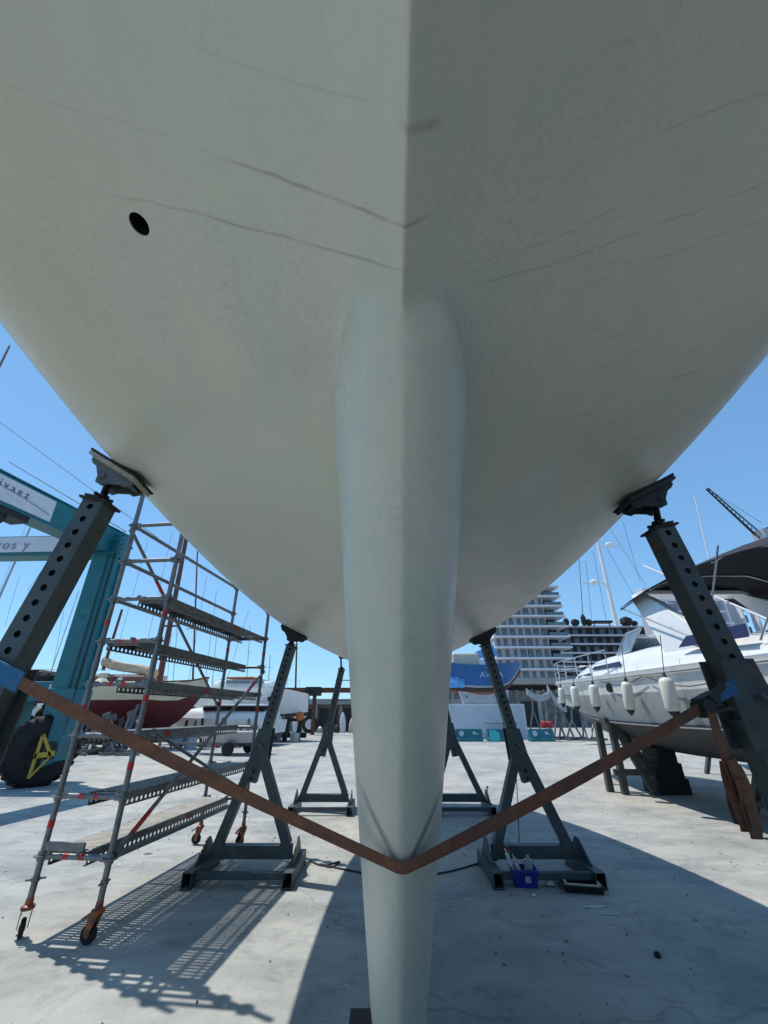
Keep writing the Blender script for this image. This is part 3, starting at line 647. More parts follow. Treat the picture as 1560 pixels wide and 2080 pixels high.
for z in LV:
    bar('transom', sp(e_, 0, z), sp(1 - e_, 0, z), red=(.35, .6) if z in (.53, .95, 1.86, 2.26) else ((.8,) if z == 3.54 else None))
    if z < 3.0: bar('transom', sp(e_, 1, z), sp(1 - e_, 1, z))
for z in (3.54, 3.11, 2.69, .53): bar('ledger', sp(0, .01, z), sp(0, .99, z))
bar('ledger', sp(1, .01, .53), sp(1, .99, .53))
bar('diagonal_brace', sp(0, 0, 3.5) + Vector((-.03, 0, 0)), sp(0, 1, 1.72) + Vector((-.03, 0, 0)), .019, red=(.28,))
bar('diagonal_brace', sp(1, 1, 2.2) + Vector((.035, 0, 0)), sp(1, 0, .56) + Vector((.035, 0, 0)), .019, red=(.15, .9))
bar('diagonal_brace', sp(1, .06, 1.45) + Vector((.035, 0, 0)), sp(1, .98, .6) + Vector((.035, 0, 0)), .016)
def deck(u0, u1, z, mesh_mat='galv_dull', red=None):
    d = MB(); Wd = (u1 - u0) * .615; n = SW.normalized(); l = SL.normalized(); Ld = 2.58
    o = sp(u0, 0, z) + l * .06 + Vector((0, 0, -.045))
    root = MB()
    # end hooks and cross ribs = deck frame
    for q in (0.0, Ld - .04): root.beam(o + l * (q + .02) + Vector((0, 0, .04)), o + l * (q + .02) + n * Wd + Vector((0, 0, .04)), .04, .05)
    for q in range(1, 6): root.beam(o + l * (Ld * q / 6) + Vector((0, 0, .035)), o + l * (Ld * q / 6) + n * Wd + Vector((0, 0, .035)), .03, .03)
    for q in (0, Ld):
        for k in (.12, .88): root.beam(o + l * q + n * Wd * k + Vector((0, 0, .06)), o + l * (q + (-.075 if q == 0 else .075)) + n * Wd * k + Vector((0, 0, .065)), .03, .03)
    t = root.build('deck', M['galv_dull'], sca, world=True, kind='stuff')
    for k, off in ((0, n * .0), (1, n * (Wd - .003))):
        r = MB(); r.perf(o + off + Vector((0, 0, -.03)), l, Vector((0, 0, 1)), n * .003, Ld, .10, 40, .017, .30, 10)
        r.beam(o + off + Vector((0, 0, -.03)) + (n if k == 0 else -n) * .012, o + off + l * Ld + Vector((0, 0, -.03)) + (n if k == 0 else -n) * .012, .024, .004)
        r.build('side_rail', M['galv'], t)
    g = MB(); ns = 62
    for q in range(ns):
        c = o + l * (.045 + (Ld - .09) * (q + .5) / ns) + Vector((0, 0, .071)); g.beam(c + n * .006, c + n * (Wd - .006), .030, .004)
    for q in (.33, .66): g.beam(o + l * .04 + n * Wd * q + Vector((0, 0, .066)), o + l * (Ld - .04) + n * Wd * q + Vector((0, 0, .066)), .02, .004)
    g.build('grating', M[mesh_mat], t, kind='stuff')
    if red:
        rb = MB()
        for q in red: rb.beam(o + l * Ld * q + n * (Wd + .002) + Vector((0, 0, .03)), o + l * (Ld * q + .1) + n * (Wd + .002) + Vector((0, 0, .03)), .003, .05)
        rb.build('red_sticker', M['red'], t)
deck(.03, .60, .53, 'deck_mesh', (.6,))
deck(.40, .97, .95, red=None)
deck(.03, .60, 1.42, red=(.3,))
deck(.40, .97, 1.86, red=(.4,))
deck(.03, .60, 2.26)
deck(.40, .97, 2.69, red=(.62,))
# toe box with red clips on the .53 transom
tb = MB(); tb.beam(sp(.05, -.008, .6), sp(.62, -.008, .6), .02, .06); tb.build('toe_board', M['galv_dull'], sca, world=True)

# ================================================================ the yard around
PC, PS = math.cos(R(25.6)), math.sin(R(25.6))
def at(px, py, Y):
    """point at distance Y ahead of the viewer that is seen in this direction"""
    a = (px - 780) / 855; b = (1040 - py) / 855; k = Y / (PC - b * PS)
    return Vector((a * k, Y, 1.6 + (b * PC + PS) * k))
def project(p):
    y, z = p[1], p[2] - 1.6; d = y * PC + z * PS; return 780 + 855 * p[0] / d

# ---------------------------------------------------------------- travel lift
tl = thing('travel_lift', 'tall teal boat hoist with white lettered panels and one big black wheel', 'boat hoist', (-8.5, 12.3, 0))
LX, LY = -8.5, 12.35
lg = MB(); lg.beam((LX, LY, 1.0), (LX, LY, 6.05), .62, .62, up=(0, 1, 0)); lg.build('leg', M['teal'], tl, world=True, bevel=.02)
fl = MB(); fl.beam((LX + .345, LY - .2, 1.0), (LX + .345, LY - .2, 6.6), .07, .12, up=(0, 1, 0)); fl.beam((LX + .345, LY + .2, 1.0), (LX + .345, LY + .2, 6.6), .07, .12, up=(0, 1, 0)); fl.build('leg_flange', M['teal'], tl, world=True)
l2 = MB(); l2.beam((-16.4, 12.7, 1.0), (-16.4, 12.7, 6.05), .62, .62, up=(0, 1, 0)); l2.build('leg', M['teal'], tl, world=True)
B0 = Vector((LX + .03, LY + .55, 6.42)); B1 = Vector((-9.95, 4.2, 6.32))
b1 = MB(); b1.beam(B0, B1, .5, .72); b1.build('side_beam', M['teal'], tl, world=True, bevel=.02)
bd_ = (B1 - B0).normalized(); bn = Vector((-bd_.y, bd_.x, 0)); bn = bn if bn.x > 0 else -bn
tf = MB(); tf.beam(B0 + Vector((0, 0, .375)), B1 + Vector((0, 0, .375)), .56, .03); tf.beam(B0 - Vector((0, 0, .375)), B1 - Vector((0, 0, .375)), .56, .03); tf.build('beam_flange', M['teal'], tl, world=True)
b2 = MB(); b2.beam((LX + .3, LY, 6.3), (-16.8, LY + .3, 6.25), .5, .66); b2.build('cross_beam', M['teal'], tl, world=True, bevel=.02)
# name panels
c1 = B0.lerp(B1, .505) + bn * .262
pl = MB(); a0 = B0.lerp(B1, .33) + bn * .256; a1 = B0.lerp(B1, .72) + bn * .256; pl.beam(a0, a1, .012, .58); p_ = pl.build('name_panel', M['sign_white'], tl, world=True)
ang = math.atan2(-bd_.y, -bd_.x)
t_ = text('aranjvaez', M['sign_ink'], tl, a0.lerp(a1, .42) + bn * .012 + Vector((0, 0, .10)), (R(90), 0, ang), .25, spacing=1.5, world=True)
sw = MB(); pp = []
for i in range(17):
    t = i / 16; q = a0.lerp(a1, .02 + .9 * t) + bn * .011; q.z += -.20 + .24 * math.sin(math.pi * (t * .8 + .1)) ; pp.append(q)
ribbon(pp, .03, [(0, 0, 1)] * 17, .004).build('swoosh', M['sign_grey'], tl, world=True)
pl = MB(); pl.beam((-9.9, LY - .21, 6.33), (-15.6, LY + .0, 6.30), .012, .50); pl.build('name_panel', M['sign_white'], tl, world=True)
text('varaderos y', M['sign_grey'], tl, (-12.2, LY - .155, 6.30), (R(90), 0, R(-2)), .42, spacing=1.25, world=True)
# corner joint, hydraulics, hoses, pulley under the beam
kn = MB(); kn.box((LX, LY + .05, 6.42), (.74, .8, .06)); kn.box((LX + .38, LY, 6.3), (.06, .62, .8)); kn.box((LX, LY, 5.98), (.74, .74, .05)); kn.build('corner_plate', M['teal'], tl, world=True)
bt = MB()
for i in range(5):
    for k in (-.24, .24): bt.tube((LX + .41, LY + k, 6.0 + i * .15), (LX + .435, LY + k, 6.0 + i * .15), .025, 6)
bt.build('bolts', M['dark_mach'], tl, world=True, kind='stuff')
pu = MB(); q = B0.lerp(B1, .46); pu.box(q + Vector((0, 0, -.46)), (.5, 1.3, .16), ang + R(90)); pu.lathe(q + Vector((-.2, 0, -.6)), (1, 0, 0), [(0, .16), (.06, .2), (.34, .2), (.4, .16)], 14); pu.build('trolley', M['dark_mach'], tl, world=True)
lp = MB(); q = B0.lerp(B1, .62); lp.box(q + Vector((0, 0, .6)), (.3, .3, .4)); lp.build('motor_box', M['teal'], tl, world=True, bevel=.02)
cb = MB(); cb.tube(at(18, 938, 13), (LX + .1, LY + .3, 6.95), .014, 5); cb.tube(at(-8, 852, 12.6), at(320, 1092, 12.6), .010, 5); cb.build('cable', M['cable'], tl, world=True)
hy = MB(); hy.tube((LX + .40, LY - .34, 1.1), (LX + .37, LY - .34, 6.0), .022, 6); hy.tube((LX + .2, LY - .35, 1.2), (LX + .2, LY - .35, 6.0), .016, 6); hy.build('hydraulic_pipe', M['dark_mach'], tl, world=True)
# bottom bogie, wheel, guard
wh = MB(); wc = Vector((LX - .1, LY - .25, .76))
wa = Vector((math.cos(R(-38)), math.sin(R(-38)), 0))
wh.lathe(wc - wa * .26, wa, [(0, .50), (.03, .64), (.09, .76), (.17, .80), (.35, .80), (.43, .76), (.49, .64), (.52, .50)], 40)
for i in range(26):
    t = 2 * math.pi * i / 26; _, _, d, a, b = wh.frame(wc, wc + wa); dr = a * math.cos(t) + b * math.sin(t); tg = d.cross(dr)
    for sd in (-1, 1): wh.beam(wc + dr * .805 + wa * sd * .03, wc + dr * .775 + wa * sd * .22 + tg * .08, .06, .05, up=dr)
wh.build('tyre', M['rubber'], tl, world=True, smooth=True)
hb = MB(); hb.lathe(wc - wa * .22, wa, [(0, .46), (.06, .44), (.12, .2), (.44, .2), (.48, .44)], 24); hb.build('rim', M['dark_mach'], tl, world=True)
yk = MB(); yk.prism([(LX + .05, LY - .42, .35), (LX + .42, LY - .42, .55), (LX + .40, LY - .42, 2.2), (LX - .32, LY - .42, 2.2), (LX - .2, LY - .42, 1.75), (LX + .1, LY - .42, 1.5)], (0, .8, 0)); yk.build('wheel_yoke', M['teal'], tl, world=True, bevel=.015)
ho = MB(); ho.lathe((LX + .24, LY - .44, .78), (0, -1, 0), [(0, .19), (.02, .2), (.05, .15)], 18); ho.build('hub_cover', M['dark_mach'], tl, world=True)
gd = MB(); gy = 11.35; top = at(88, 1492, gy)
gl = at(58, 1581, gy); gr = at(106, 1533, gy)
gd.beam(top, gl, .05, .05); gd.beam(top, at(104, 1536, gy), .05, .05); gd.beam(at(70, 1536, gy), gr + Vector((.04, 0, .03)), .05, .11); gd.beam(gl, gr, .035, .035)
gd.build('wheel_guard', M['yellow'], tl, world=True)
en = MB(); en.box((-9.6, 12.9, 2.15), (1.9, 1.0, .5)); en.box((-10.6, 12.8, 1.7), (1.3, .8, .9)); en.build('engine_bed', M['teal'], tl, world=True, bevel=.03)
for (px, py, r) in ((78, 1392, .42), (101, 1383, .26), (66, 1400, .3), (35, 1382, .2), (92, 1402, .34)):
    ro = MB(); q = at(px, py, 12.8); ro.lathe(q - Vector((0, .3, 0)), (0, 1, 0), [(0, r * .5), (.06, r * .85), (.2, r), (.4, r), (.52, r * .85), (.6, r * .5)], 11); ro.build('rolled_sling', M['rubber'], tl, world=True)
la = MB(); q = at(103, 1400, 12.4); la.tube(q - Vector((0, 0, .12)), q + Vector((0, 0, .12)), .05, 8); la.build('work_lamp', M['sign_white'], tl, world=True)

# ---------------------------------------------------------------- boat hull lofting
def boat_hull(name, parent, stations, mats, bands, smooth=True, transom=True):
    """stations: (y, [(halfwidth, z) from keel to sheer]); bands: material index per strip, keel upward"""
    mb = MB(); n = len(stations[0][1])
    for i in range(len(stations) - 1):
        y0, a = stations[i]; y1, b = stations[i + 1]
        for sgn in (-1, 1):
            for j in range(n - 1):
                q = [(sgn * a[j][0], y0, a[j][1]), (sgn * b[j][0], y1, b[j][1]), (sgn * b[j + 1][0], y1, b[j + 1][1]), (sgn * a[j + 1][0], y0, a[j + 1][1])]
                mb.add(q if sgn < 0 else q[::-1], [(0, 1, 2, 3)], bands[j])
    y0, a = stations[0]
    if transom:
        for j in range(n - 1): mb.add([(-a[j][0], y0, a[j][1]), (-a[j + 1][0], y0, a[j + 1][1]), (a[j + 1][0], y0, a[j + 1][1]), (a[j][0], y0, a[j][1])], [(0, 1, 2, 3)], bands[j])
    for i in range(len(stations) - 1):
        y0, a = stations[i]; y1, b = stations[i + 1]; x0, z0 = a[-1]; x1, z1 = b[-1]
        mb.add([(-x0, y0, z0), (x0, y0, z0), (x1, y1, z1), (-x1, y1, z1)], [(0, 1, 2, 3)], bands[-1])
    o = mb.build(name, mats, parent)
    me = o.data
    import bmesh
    bm = bmesh.new(); bm.from_mesh(me); bmesh.ops.remove_doubles(bm, verts=bm.verts, dist=1e-4); bm.to_mesh(me); bm.free()
    if smooth:
        me.polygons.foreach_set('use_smooth', [True] * len(me.polygons)); me.set_sharp_from_angle(angle=R(28))
    return o
def interp_st(keys, n=22):
    ys_ = [k[0] for k in keys]; m = len(keys[0][1]); out = []
    for i in range(n):
        y = ys_[0] + (ys_[-1] - ys_[0]) * i / (n - 1)
        out.append((y, [(max(0, cr(y, ys_, [k[1][j][0] for k in keys])), cr(y, ys_, [k[1][j][1] for k in keys])) for j in range(m)]))
    return out
def rail(parent, pts, h, every=1, r=.013, name='guard_rail'):
    mb = MB(); tp = [Vector(p) + Vector((0, 0, h)) for p in pts]; mb.path(tp, r, 6); mb.path([Vector(p) + Vector((0, 0, h * .5)) for p in pts], r * .6, 5)
    for i, p in enumerate(pts):
        if i % every == 0: mb.tube(p, tp[i], r, 6)
    return mb.build(name, M['steel'], parent, smooth=True)

M['hull_white'] = mat('white_hull_paint', (.72, .72, .71), .5, 0, .04, 1, (.6, .6, .58), (.55, .8), 2)
# ---------------------------------------------------------------- motorboat on the right
mbx, mby = 6.55, 5.1
mo = thing('motorboat', 'white motor cruiser with five ivory fenders, black bimini and pale grey underbody', 'motorboat', (mbx, mby, 0))
K = [(0,   [(0, .82), (.9, 1.05), (1.42, 1.38), (1.44, 1.42), (1.50, 1.72), (1.52, 1.95), (1.55, 2.22), (1.57, 2.30)]),
     (3.5, [(0, .80), (.9, 1.04), (1.42, 1.38), (1.44, 1.42), (1.52, 1.74), (1.55, 1.97), (1.58, 2.28), (1.60, 2.36)]),
     (6.5, [(0, .86), (.8, 1.12), (1.25, 1.46), (1.27, 1.50), (1.42, 1.80), (1.47, 2.02), (1.52, 2.34), (1.54, 2.42)]),
     (8.6, [(0, 1.10), (.52, 1.35), (.82, 1.66), (.84, 1.70), (1.08, 1.96), (1.16, 2.14), (1.28, 2.40), (1.30, 2.48)]),
     (9.8, [(0, 1.52), (.24, 1.72), (.42, 1.92), (.43, 1.95), (.62, 2.12), (.70, 2.26), (.85, 2.45), (.87, 2.53)]),
     (10.5,[(0, 2.10), (.04, 2.16), (.08, 2.24), (.085, 2.26), (.12, 2.34), (.16, 2.40), (.24, 2.50), (.26, 2.57)])]
ST = interp_st(K, 26)
boat_hull('hull', mo, ST, [M['dark_bottom'], M['grey_bottom'], M['hull_white']], [0, 0, 2, 1, 1, 2, 2])
def sheer(y, dx=0.0):
    return Vector((-(np.interp(y, [s[0] for s in ST], [s[1][-1][0] for s in ST]) + dx), y, float(np.interp(y, [s[0] for s in ST], [s[1][-1][1] for s in ST]))))
for sg in (-1, 1): MB().path([(sheer(y, .012).x * -sg * 1.0, y, sheer(y).z - .085) for y in np.linspace(0, 10.45, 24)], .022, 6).build('rubbing_strake', M['alloy'], mo, smooth=True)
for sg in (-1, 1): MB().path([(sg * (np.interp(y, [s[0] for s in ST], [s[1][3][0] for s in ST]) + .004), y, float(np.interp(y, [s[0] for s in ST], [s[1][3][1] for s in ST]))) for y in np.linspace(0, 10.2, 24)], .02, 6).build('boot_stripe', M['navy_plastic'], mo)
# coach roof: lofted, crowned
def coach(y, w, h, z0):
    return [(-w * 1.0, y, z0 - .03), (-w * .97, y, z0 + h * .35), (-w * .86, y, z0 + h * .75), (-w * .62, y, z0 + h * .95), (0, y, z0 + h), (w * .62, y, z0 + h * .95), (w * .86, y, z0 + h * .75), (w * .97, y, z0 + h * .35), (w, y, z0 - .03)]
co_ = MB(); co_.loft([coach(*q) for q in ((0.2, 1.46, .30, 2.3), (2.2, 1.50, .48, 2.33), (3.4, 1.49, .52, 2.36), (5.0, 1.40, .52, 2.39), (6.2, 1.28, .50, 2.42), (7.4, 1.06, .38, 2.45), (8.6, .75, .24, 2.49), (9.4, .45, .10, 2.52))][::-1], caps=True)
co_.build('coach_roof', M['white_gel'], mo, smooth=True)
for (y0, y1, zz, hh) in ((4.6, 6.3, 2.58, .10), (6.55, 8.2, 2.52, .06)):
    s_ = MB()
    for sg in (-1, 1):
        wv_ = lambda y: np.interp(y, [2.2, 3.4, 5.0, 6.2, 7.4, 8.6], [1.50, 1.49, 1.40, 1.28, 1.06, .75]) * .985
        s_.prism([(sg * (wv_(y0) - .01), y0, zz - hh / 2), (sg * (wv_(y1) - .01), y1, zz + .02), (sg * (wv_(y1 - .2) - .01), y1 - .2, zz + .02 + hh * .6), (sg * (wv_(y0) - .01), y0, zz + hh / 2)], (sg * .025, 0, 0))
    s_.build('side_window', M['navy'], mo)
# windscreen
def wring(y, w, z, h, lean): return [(-w, y - .9, z), (-w * .92, y - .12, z), (-w * .45, y + .3, z), (0, y + .38, z), (w * .45, y + .3, z), (w * .92, y - .12, z), (w, y - .9, z)]
lo_ = wring(5.55, 1.08, 2.86, 0, 0); hi_ = [(x * .90, y - .42, z + .42) for x, y, z in lo_]
ws_ = MB(); ws_.loft([lo_, hi_]); ws_.loft([[(x * .98, y - .02, z) for x, y, z in hi_], [(x * .98, y - .02, z) for x, y, z in lo_]]); ws_.build('windscreen', M['glass'], mo)
wf = MB(); wf.path(lo_, .022, 6); wf.path(hi_, .022, 6)
for a, b in zip(lo_, hi_): wf.tube(a, b, .018, 6)
wf.build('windscreen_frame', M['steel'], mo, smooth=True)
# radar arch: raked side fins and a crossbar
for sg in (-1, 1):
    f_ = MB(); f_.loft([[(sg * x, y, z) for x, y, z in r] for r in (
        [(1.38, 1.3, 2.50), (1.38, 3.0, 2.60), (1.22, 3.0, 2.60), (1.22, 1.3, 2.50)],
        [(1.30, 2.35, 3.06), (1.30, 3.40, 3.18), (1.14, 3.40, 3.18), (1.14, 2.35, 3.06)],
        [(1.22, 3.05, 3.55), (1.22, 3.85, 3.72), (1.07, 3.85, 3.72), (1.07, 3.05, 3.55)],
        [(1.12, 3.62, 3.86), (1.12, 4.02, 3.95), (1.00, 4.02, 3.95), (1.00, 3.62, 3.86)])], closed=True, caps=True)
    f_.build('radar_arch_leg', M['white_gel'], mo, smooth=True, bevel=.012)
cr_ = MB(); cr_.beam((-1.12, 3.8, 3.90), (1.12, 3.8, 3.90), .42, .09, up=(0, 0, 1)); cr_.build('radar_arch_top', M['white_gel'], mo, bevel=.02)
nl = MB(); nl.lathe((-1.26, 2.75, 2.98), (-1, 0, 0), [(0, .05), (.06, .045)], 10); nl.build('horn', M['black'], mo)
# side screens by the cockpit
for yy0, yy1 in ((.9, 1.9),):
    for sg in (-1, 1):
        s_ = MB(); s_.prism([(sg * 1.49, yy0, 2.56), (sg * 1.49, yy1 + .5, 2.62), (sg * 1.48, yy1 + .25, 2.77), (sg * 1.48, yy0, 2.74)], (sg * .02, 0, 0)); s_.build('side_screen', M['navy'], mo)
# bimini
rings = []
for i in range(9):
    t = i / 8; y = 4.1 - 4.7 * t; zc_ = 3.90 + .22 * math.sin(math.pi * min(1, t * 1.05 + .04)) ** .6 - .05 * t
    ring = []
    for j in range(11):
        a = -1 + 2 * j / 10; ring.append((a * 1.42, y + .04 * math.sin(9 * a + t * 7), zc_ - .30 * abs(a) ** 3 + .012 * math.sin(13 * a + 5 * t)))
    rings.append(ring)
bi = MB(); bi.loft(rings); bi.loft([[(x, y, z - .012) for x, y, z in r] for r in rings][::-1]); bi.build('bimini', M['bimini'], mo, smooth='all')
bf = MB()
for t in (.0, .33, .66, 1):
    r_ = rings[int(t * 8)]; bf.path([(x * .99, y, z - .03) for x, y, z in r_], .014, 6)
for sg in (-1, 1):
    bf.tube((sg * 1.38, 4.1, 3.68), (sg * 1.44, 1.8, 2.6), .016, 6); bf.tube((sg * 1.38, 1.0, 3.95), (sg * 1.44, 1.8, 2.6), .016, 6); bf.tube((sg * 1.38, -.4, 3.8), (sg * 1.44, .8, 2.5), .016, 6)
bf.build('bimini_frame', M['steel'], mo, smooth=True)
an = MB(); an.tube((-1.2, 2.4, 3.0), (-.95, 3.0, 6.4), .012, 6, r1=.006); an.build('aerial', M['sign_white'], mo)
an = MB(); an.tube((-1.34, .3, 2.5), (-1.2, 3.2, 4.35), .017, 6); an.build('boat_hook_pole', M['sign_white'], mo)
prl = [sheer(y, -.05) for y in (4.9, 5.8, 6.7, 7.6, 8.4, 9.2, 9.9, 10.45)]
rail(mo, prl, .52); rail(mo, [Vector((-p.x, p.y, p.z)) for p in prl], .52)
pu = MB(); pu.tube((0, 10.4, 3.08), (-.28, 10.45, 3.08), .013, 6); pu.tube((0, 10.4, 3.08), (.28, 10.45, 3.08), .013, 6); pu.build('pulpit', M['steel'], mo)
def sheer_at(px):
    for y in np.arange(1.5, 10.4, .02):
        p = sheer(y, .12)
        if project((p.x + mbx, p.y + mby, p.z - .4)) <= px: return float(y)
    return 10.3
for (px, L_f, r_f, lean, lb) in ((1141, .44, .085, .02, 'ivory fender nearest the bow tip of the white motor cruiser'), (1169, .5, .10, .03, 'ivory fender second from the bow tip of the motor cruiser'), (1209, .50, .105, .05, 'ivory fender hanging just left of the dark anchor hole on the motor cruiser'), (1274, .54, .10, .14, 'slanting ivory fender hanging between the hole and the widest fender'), (1362, .56, .115, .0, 'widest upright ivory fender, nearest the cockpit of the motor cruiser')):
    yy = sheer_at(px); p = sheer(yy, r_f + .03); z1 = p.z - .16
    f_ = thing('fender', lb, 'fender', (p.x + mbx, yy + mby, z1 - L_f - .1), 0, 'fenders along the motor cruiser')
    b = MB(); d = Vector((0, -lean, 1)).normalized()
    b.lathe((0, 0, .08), d, [(0, r_f * .35), (.03, r_f * .8), (.08, r_f), (L_f - .08, r_f), (L_f - .03, r_f * .8), (L_f, r_f * .35)], 18); b.build('fender_body', M['fender'], f_, smooth=True)
    b = MB(); b.lathe((0, lean * .08, 0), d, [(0, .02), (.03, .035), (.06, r_f * .6), (.11, r_f * .82)], 12); b.lathe(Vector((0, 0, .08)) + d * (L_f - .04), d, [(0, r_f * .7), (.06, .03), (.10, .025)], 12); b.build('end_cap', M['navy_plastic'], f_, smooth=True, kind='stuff')
    b = MB(); b.tube(Vector((0, 0, .08)) + d * (L_f + .02), (.12, 0, L_f + .78), .007, 5); b.build('lanyard', M['cable'], f_)
hy_ = sheer_at(1228); hw = sheer(hy_); hl = MB(); hl.lathe((hw.x + .05, hy_, 2.12), (-1, -.12, .1), [(0, .10), (.045, .10)], 16); hl.build('anchor_hole', M['black'], mo)
rp = MB()
for y0, y1, s_ in ((1.0, 3.4, .22), (3.5, 5.2, .12)):
    q = []
    for i in range(9):
        t = i / 8; p = sheer(y0 + (y1 - y0) * t, .03); q.append(p + Vector((0, 0, -.12 - s_ * math.sin(math.pi * t))))
    rp.path(q, .008, 5)
rp.build('mooring_rope', M['cable'], mo)
# supports
def trestle(name, label, loc, w, h, d, m='trestle', rz=0):
    t = thing(name, label, 'trestle', loc, rz, 'props under the motor cruiser')
    for sx in (-1, 1):
        for sy in (-1, 1):
            b = MB(); b.beam((sx * w / 2, sy * d / 2, 0), (sx * w * .42, sy * d * .12, h - .08), .11, .11, up=(0, 1, 0)); b.build('leg', M[m], t)
    b = MB(); b.beam((-w / 2, 0, h), (w / 2, 0, h), .16, .15); b.build('top_beam', M[m], t)
    b = MB(); b.beam((-w * .47, -d * .33, h * .4), (w * .47, -d * .33, h * .4), .08, .1); b.beam((-w * .47, d * .33, h * .4), (w * .47, d * .33, h * .4), .08, .1); b.build('brace', M[m], t)
    b = MB()
    for sx in (-1, 1): b.beam((sx * w * .47, -d * .4, h * .25), (sx * w * .47, d * .4, h * .25), .08, .1)
    b.build('side_brace', M[m], t)
    return t
q = thing('post_prop', 'upright square post prop with a long slanting strut under the cruiser bow', 'trestle', (5.3, 11.0, 0), 0, 'props under the motor cruiser')
for x, y, x1, y1, nm in ((0, 0, 0, 0, 'post'), (-.16, .35, -.16, .35, 'post'), (.62, -.1, .05, 0, 'strut'), (.95, .0, .12, .1, 'strut')):
    b = MB(); b.beam((x, y, 0), (x1, y1, 1.42), .13, .13, up=(0, 1, 0)); b.build(nm, M['trestle'], q)
b = MB(); b.beam((-.16, .0, .42), (.78, .0, .42), .09, .12); b.build('brace', M['trestle'], q); b = MB(); b.beam((-.2, 0, 1.46), (.95, .1, 1.50), .24, .1); b.build('top_beam', M['trestle'], q)
q = thing('keel_prop', 'black stepped block prop under the keel of the motor cruiser', 'keel prop', (6.35, 11.2, 0), 0, 'props under the motor cruiser')
for i in range(6):
    b = MB(); b.box((0, 0, .075 + i * .15), (.72 - .07 * i + (.05 if i % 2 else 0), .6, .146), R(3 * (i % 2))); b.build('block', M['rubber'], q)
trestle('steel_trestle', 'dark steel trestle under the middle of the motor cruiser', (7.0, 8.3, 0), 1.3, .86, 1.0)
trestle('steel_trestle', 'dark steel trestle under the stern of the motor cruiser', (6.2, 5.9, 0), 1.3, .82, 1.0)

# ---------------------------------------------------------------- second cruiser behind it
m2 = thing('motorboat', 'larger white flybridge boat with navy window covers behind the bimini', 'motorboat', (11.4, 5.5, 0))
K2 = [(0, [(0, .9), (1.5, 1.5), (1.8, 2.6), (1.85, 2.75)]), (7, [(0, .9), (1.45, 1.55), (1.8, 2.75), (1.85, 2.9)]), (10, [(0, 1.3), (.9, 1.95), (1.3, 2.95), (1.35, 3.1)]), (12.2, [(0, 2.5), (.05, 2.7), (.12, 3.1), (.2, 3.25)])]
boat_hull('hull', m2, interp_st(K2, 18), [M['dark_bottom'], M['white_gel']], [0, 1, 1])
b = MB(); b.loft([coach(*q) for q in ((.5, 1.6, .9, 2.75), (5, 1.6, .95, 2.85), (7.2, 1.35, .7, 2.9), (9, .9, .25, 3.0))][::-1], caps=True); b.build('cabin', M['white_gel'], m2, smooth=True)
for y0, y1 in ((.9, 2.6), (2.8, 4.4), (4.6, 6.2)):
    b = MB(); b.prism([(-1.58, y0, 3.1), (-1.58, y1, 3.12), (-1.50, y1 - .1, 3.55), (-1.50, y0, 3.52)], (-.04, 0, 0)); b.build('window_cover', M['navy'], m2)
b = MB(); b.box((0, 3.2, 4.0), (2.4, 3.6, .5)); b.build('flybridge', M['white_gel'], m2, bevel=.1)
rail(m2, [(-1.75, y, 2.9) for y in (3, 4.5, 6, 7.5, 9)], .6)
for sx in (-1, 1):
    for yy in (2, 6, 9):
        b = MB(); b.beam((sx * 1.2, yy, 0), (sx * .9, yy, 1.35), .14, .14); b.beam((sx * 1.9, yy, 0), (sx * 1.25, yy, 1.45), .1, .1); b.build('prop', M['trestle'], m2)
b = MB()
for yy in (2, 6, 9): b.box((0, yy, .45), (.5, .4, .9))
b.build('keel_block', M['wood_block'], m2, kind='stuff')

# ---------------------------------------------------------------- crane, masts
def mast(label, p0, p1, r, m, spreaders=(), stays=True, rad=None, group='yacht masts against the sky'):
    t = thing('mast', label, 'mast', (p0[0], p0[1], 0), 0, group); p0 = Vector(p0); p1 = Vector(p1)
    b = MB(); b.tube(p0, p1, r, 8, r1=r * .7); b.build('pole', M[m], t, world=True, smooth=True)
    for f, wd in spreaders:
        b = MB(); q = p0.lerp(p1, f); b.beam(q - Vector((wd, 0, -.05)), q + Vector((wd, 0, .05)), r * .7, r * .5); b.build('spreader', M[m], t, world=True)
    if stays:
        b = MB(); h = (p1 - p0).length
        for dx in (-h * .16, h * .17, h * .02): b.tube(p1, p0 + Vector((dx, abs(dx) * .2, 0)), .012, 4)
        b.build('stay', M['cable'], t, world=True, kind='stuff')
    if rad:
        for f, dx in rad:
            b = MB(); q = p0.lerp(p1, f) + Vector((dx, 0, 0)); b.lathe(q, (0, 0, 1), [(-.12, .12), (-.05, .26), (.1, .28), (.2, .2), (.26, .06)], 14); b.beam(q - Vector((.9, 0, .05)), q + Vector((.9, 0, -.05)), .06, .06); b.build('radar_dome', M['white_gel'], t, world=True, smooth=True)
    return t
mast('thick white mast with a radar ball, rising left of the radar arch', at(1253, 1272, 30), at(1213, 1097, 30), .17, 'white_gel', rad=((.48, -.95), (.93, .8)), stays=False)
mast('thin pale aerial mast against blue sky, right of the right stand', at(1442, 1140, 26), at(1411, 1008, 26), .05, 'sign_white', stays=False)
mast('fine dark mast left of the thick white one, above the low dark building', at(1184, 1250, 60), at(1175, 1120, 60), .05, 'cable', stays=False)
mast('brown wooden mast with the tan sail cover on its boom', at(322, 1392, 24), at(380, 1085, 24), .17, 'brown_wood', ((.35, .5),), stays=False)
mast('short brown mizzen mast at the left end of the tan sail cover', at(209, 1362, 24), at(248, 1238, 24), .09, 'brown_wood', stays=False)
mast('slim red and grey mast seen through the middle of the scaffold', at(391, 1400, 34), at(401, 1120, 34), .08, 'rust', ((.4, .7),), stays=False)
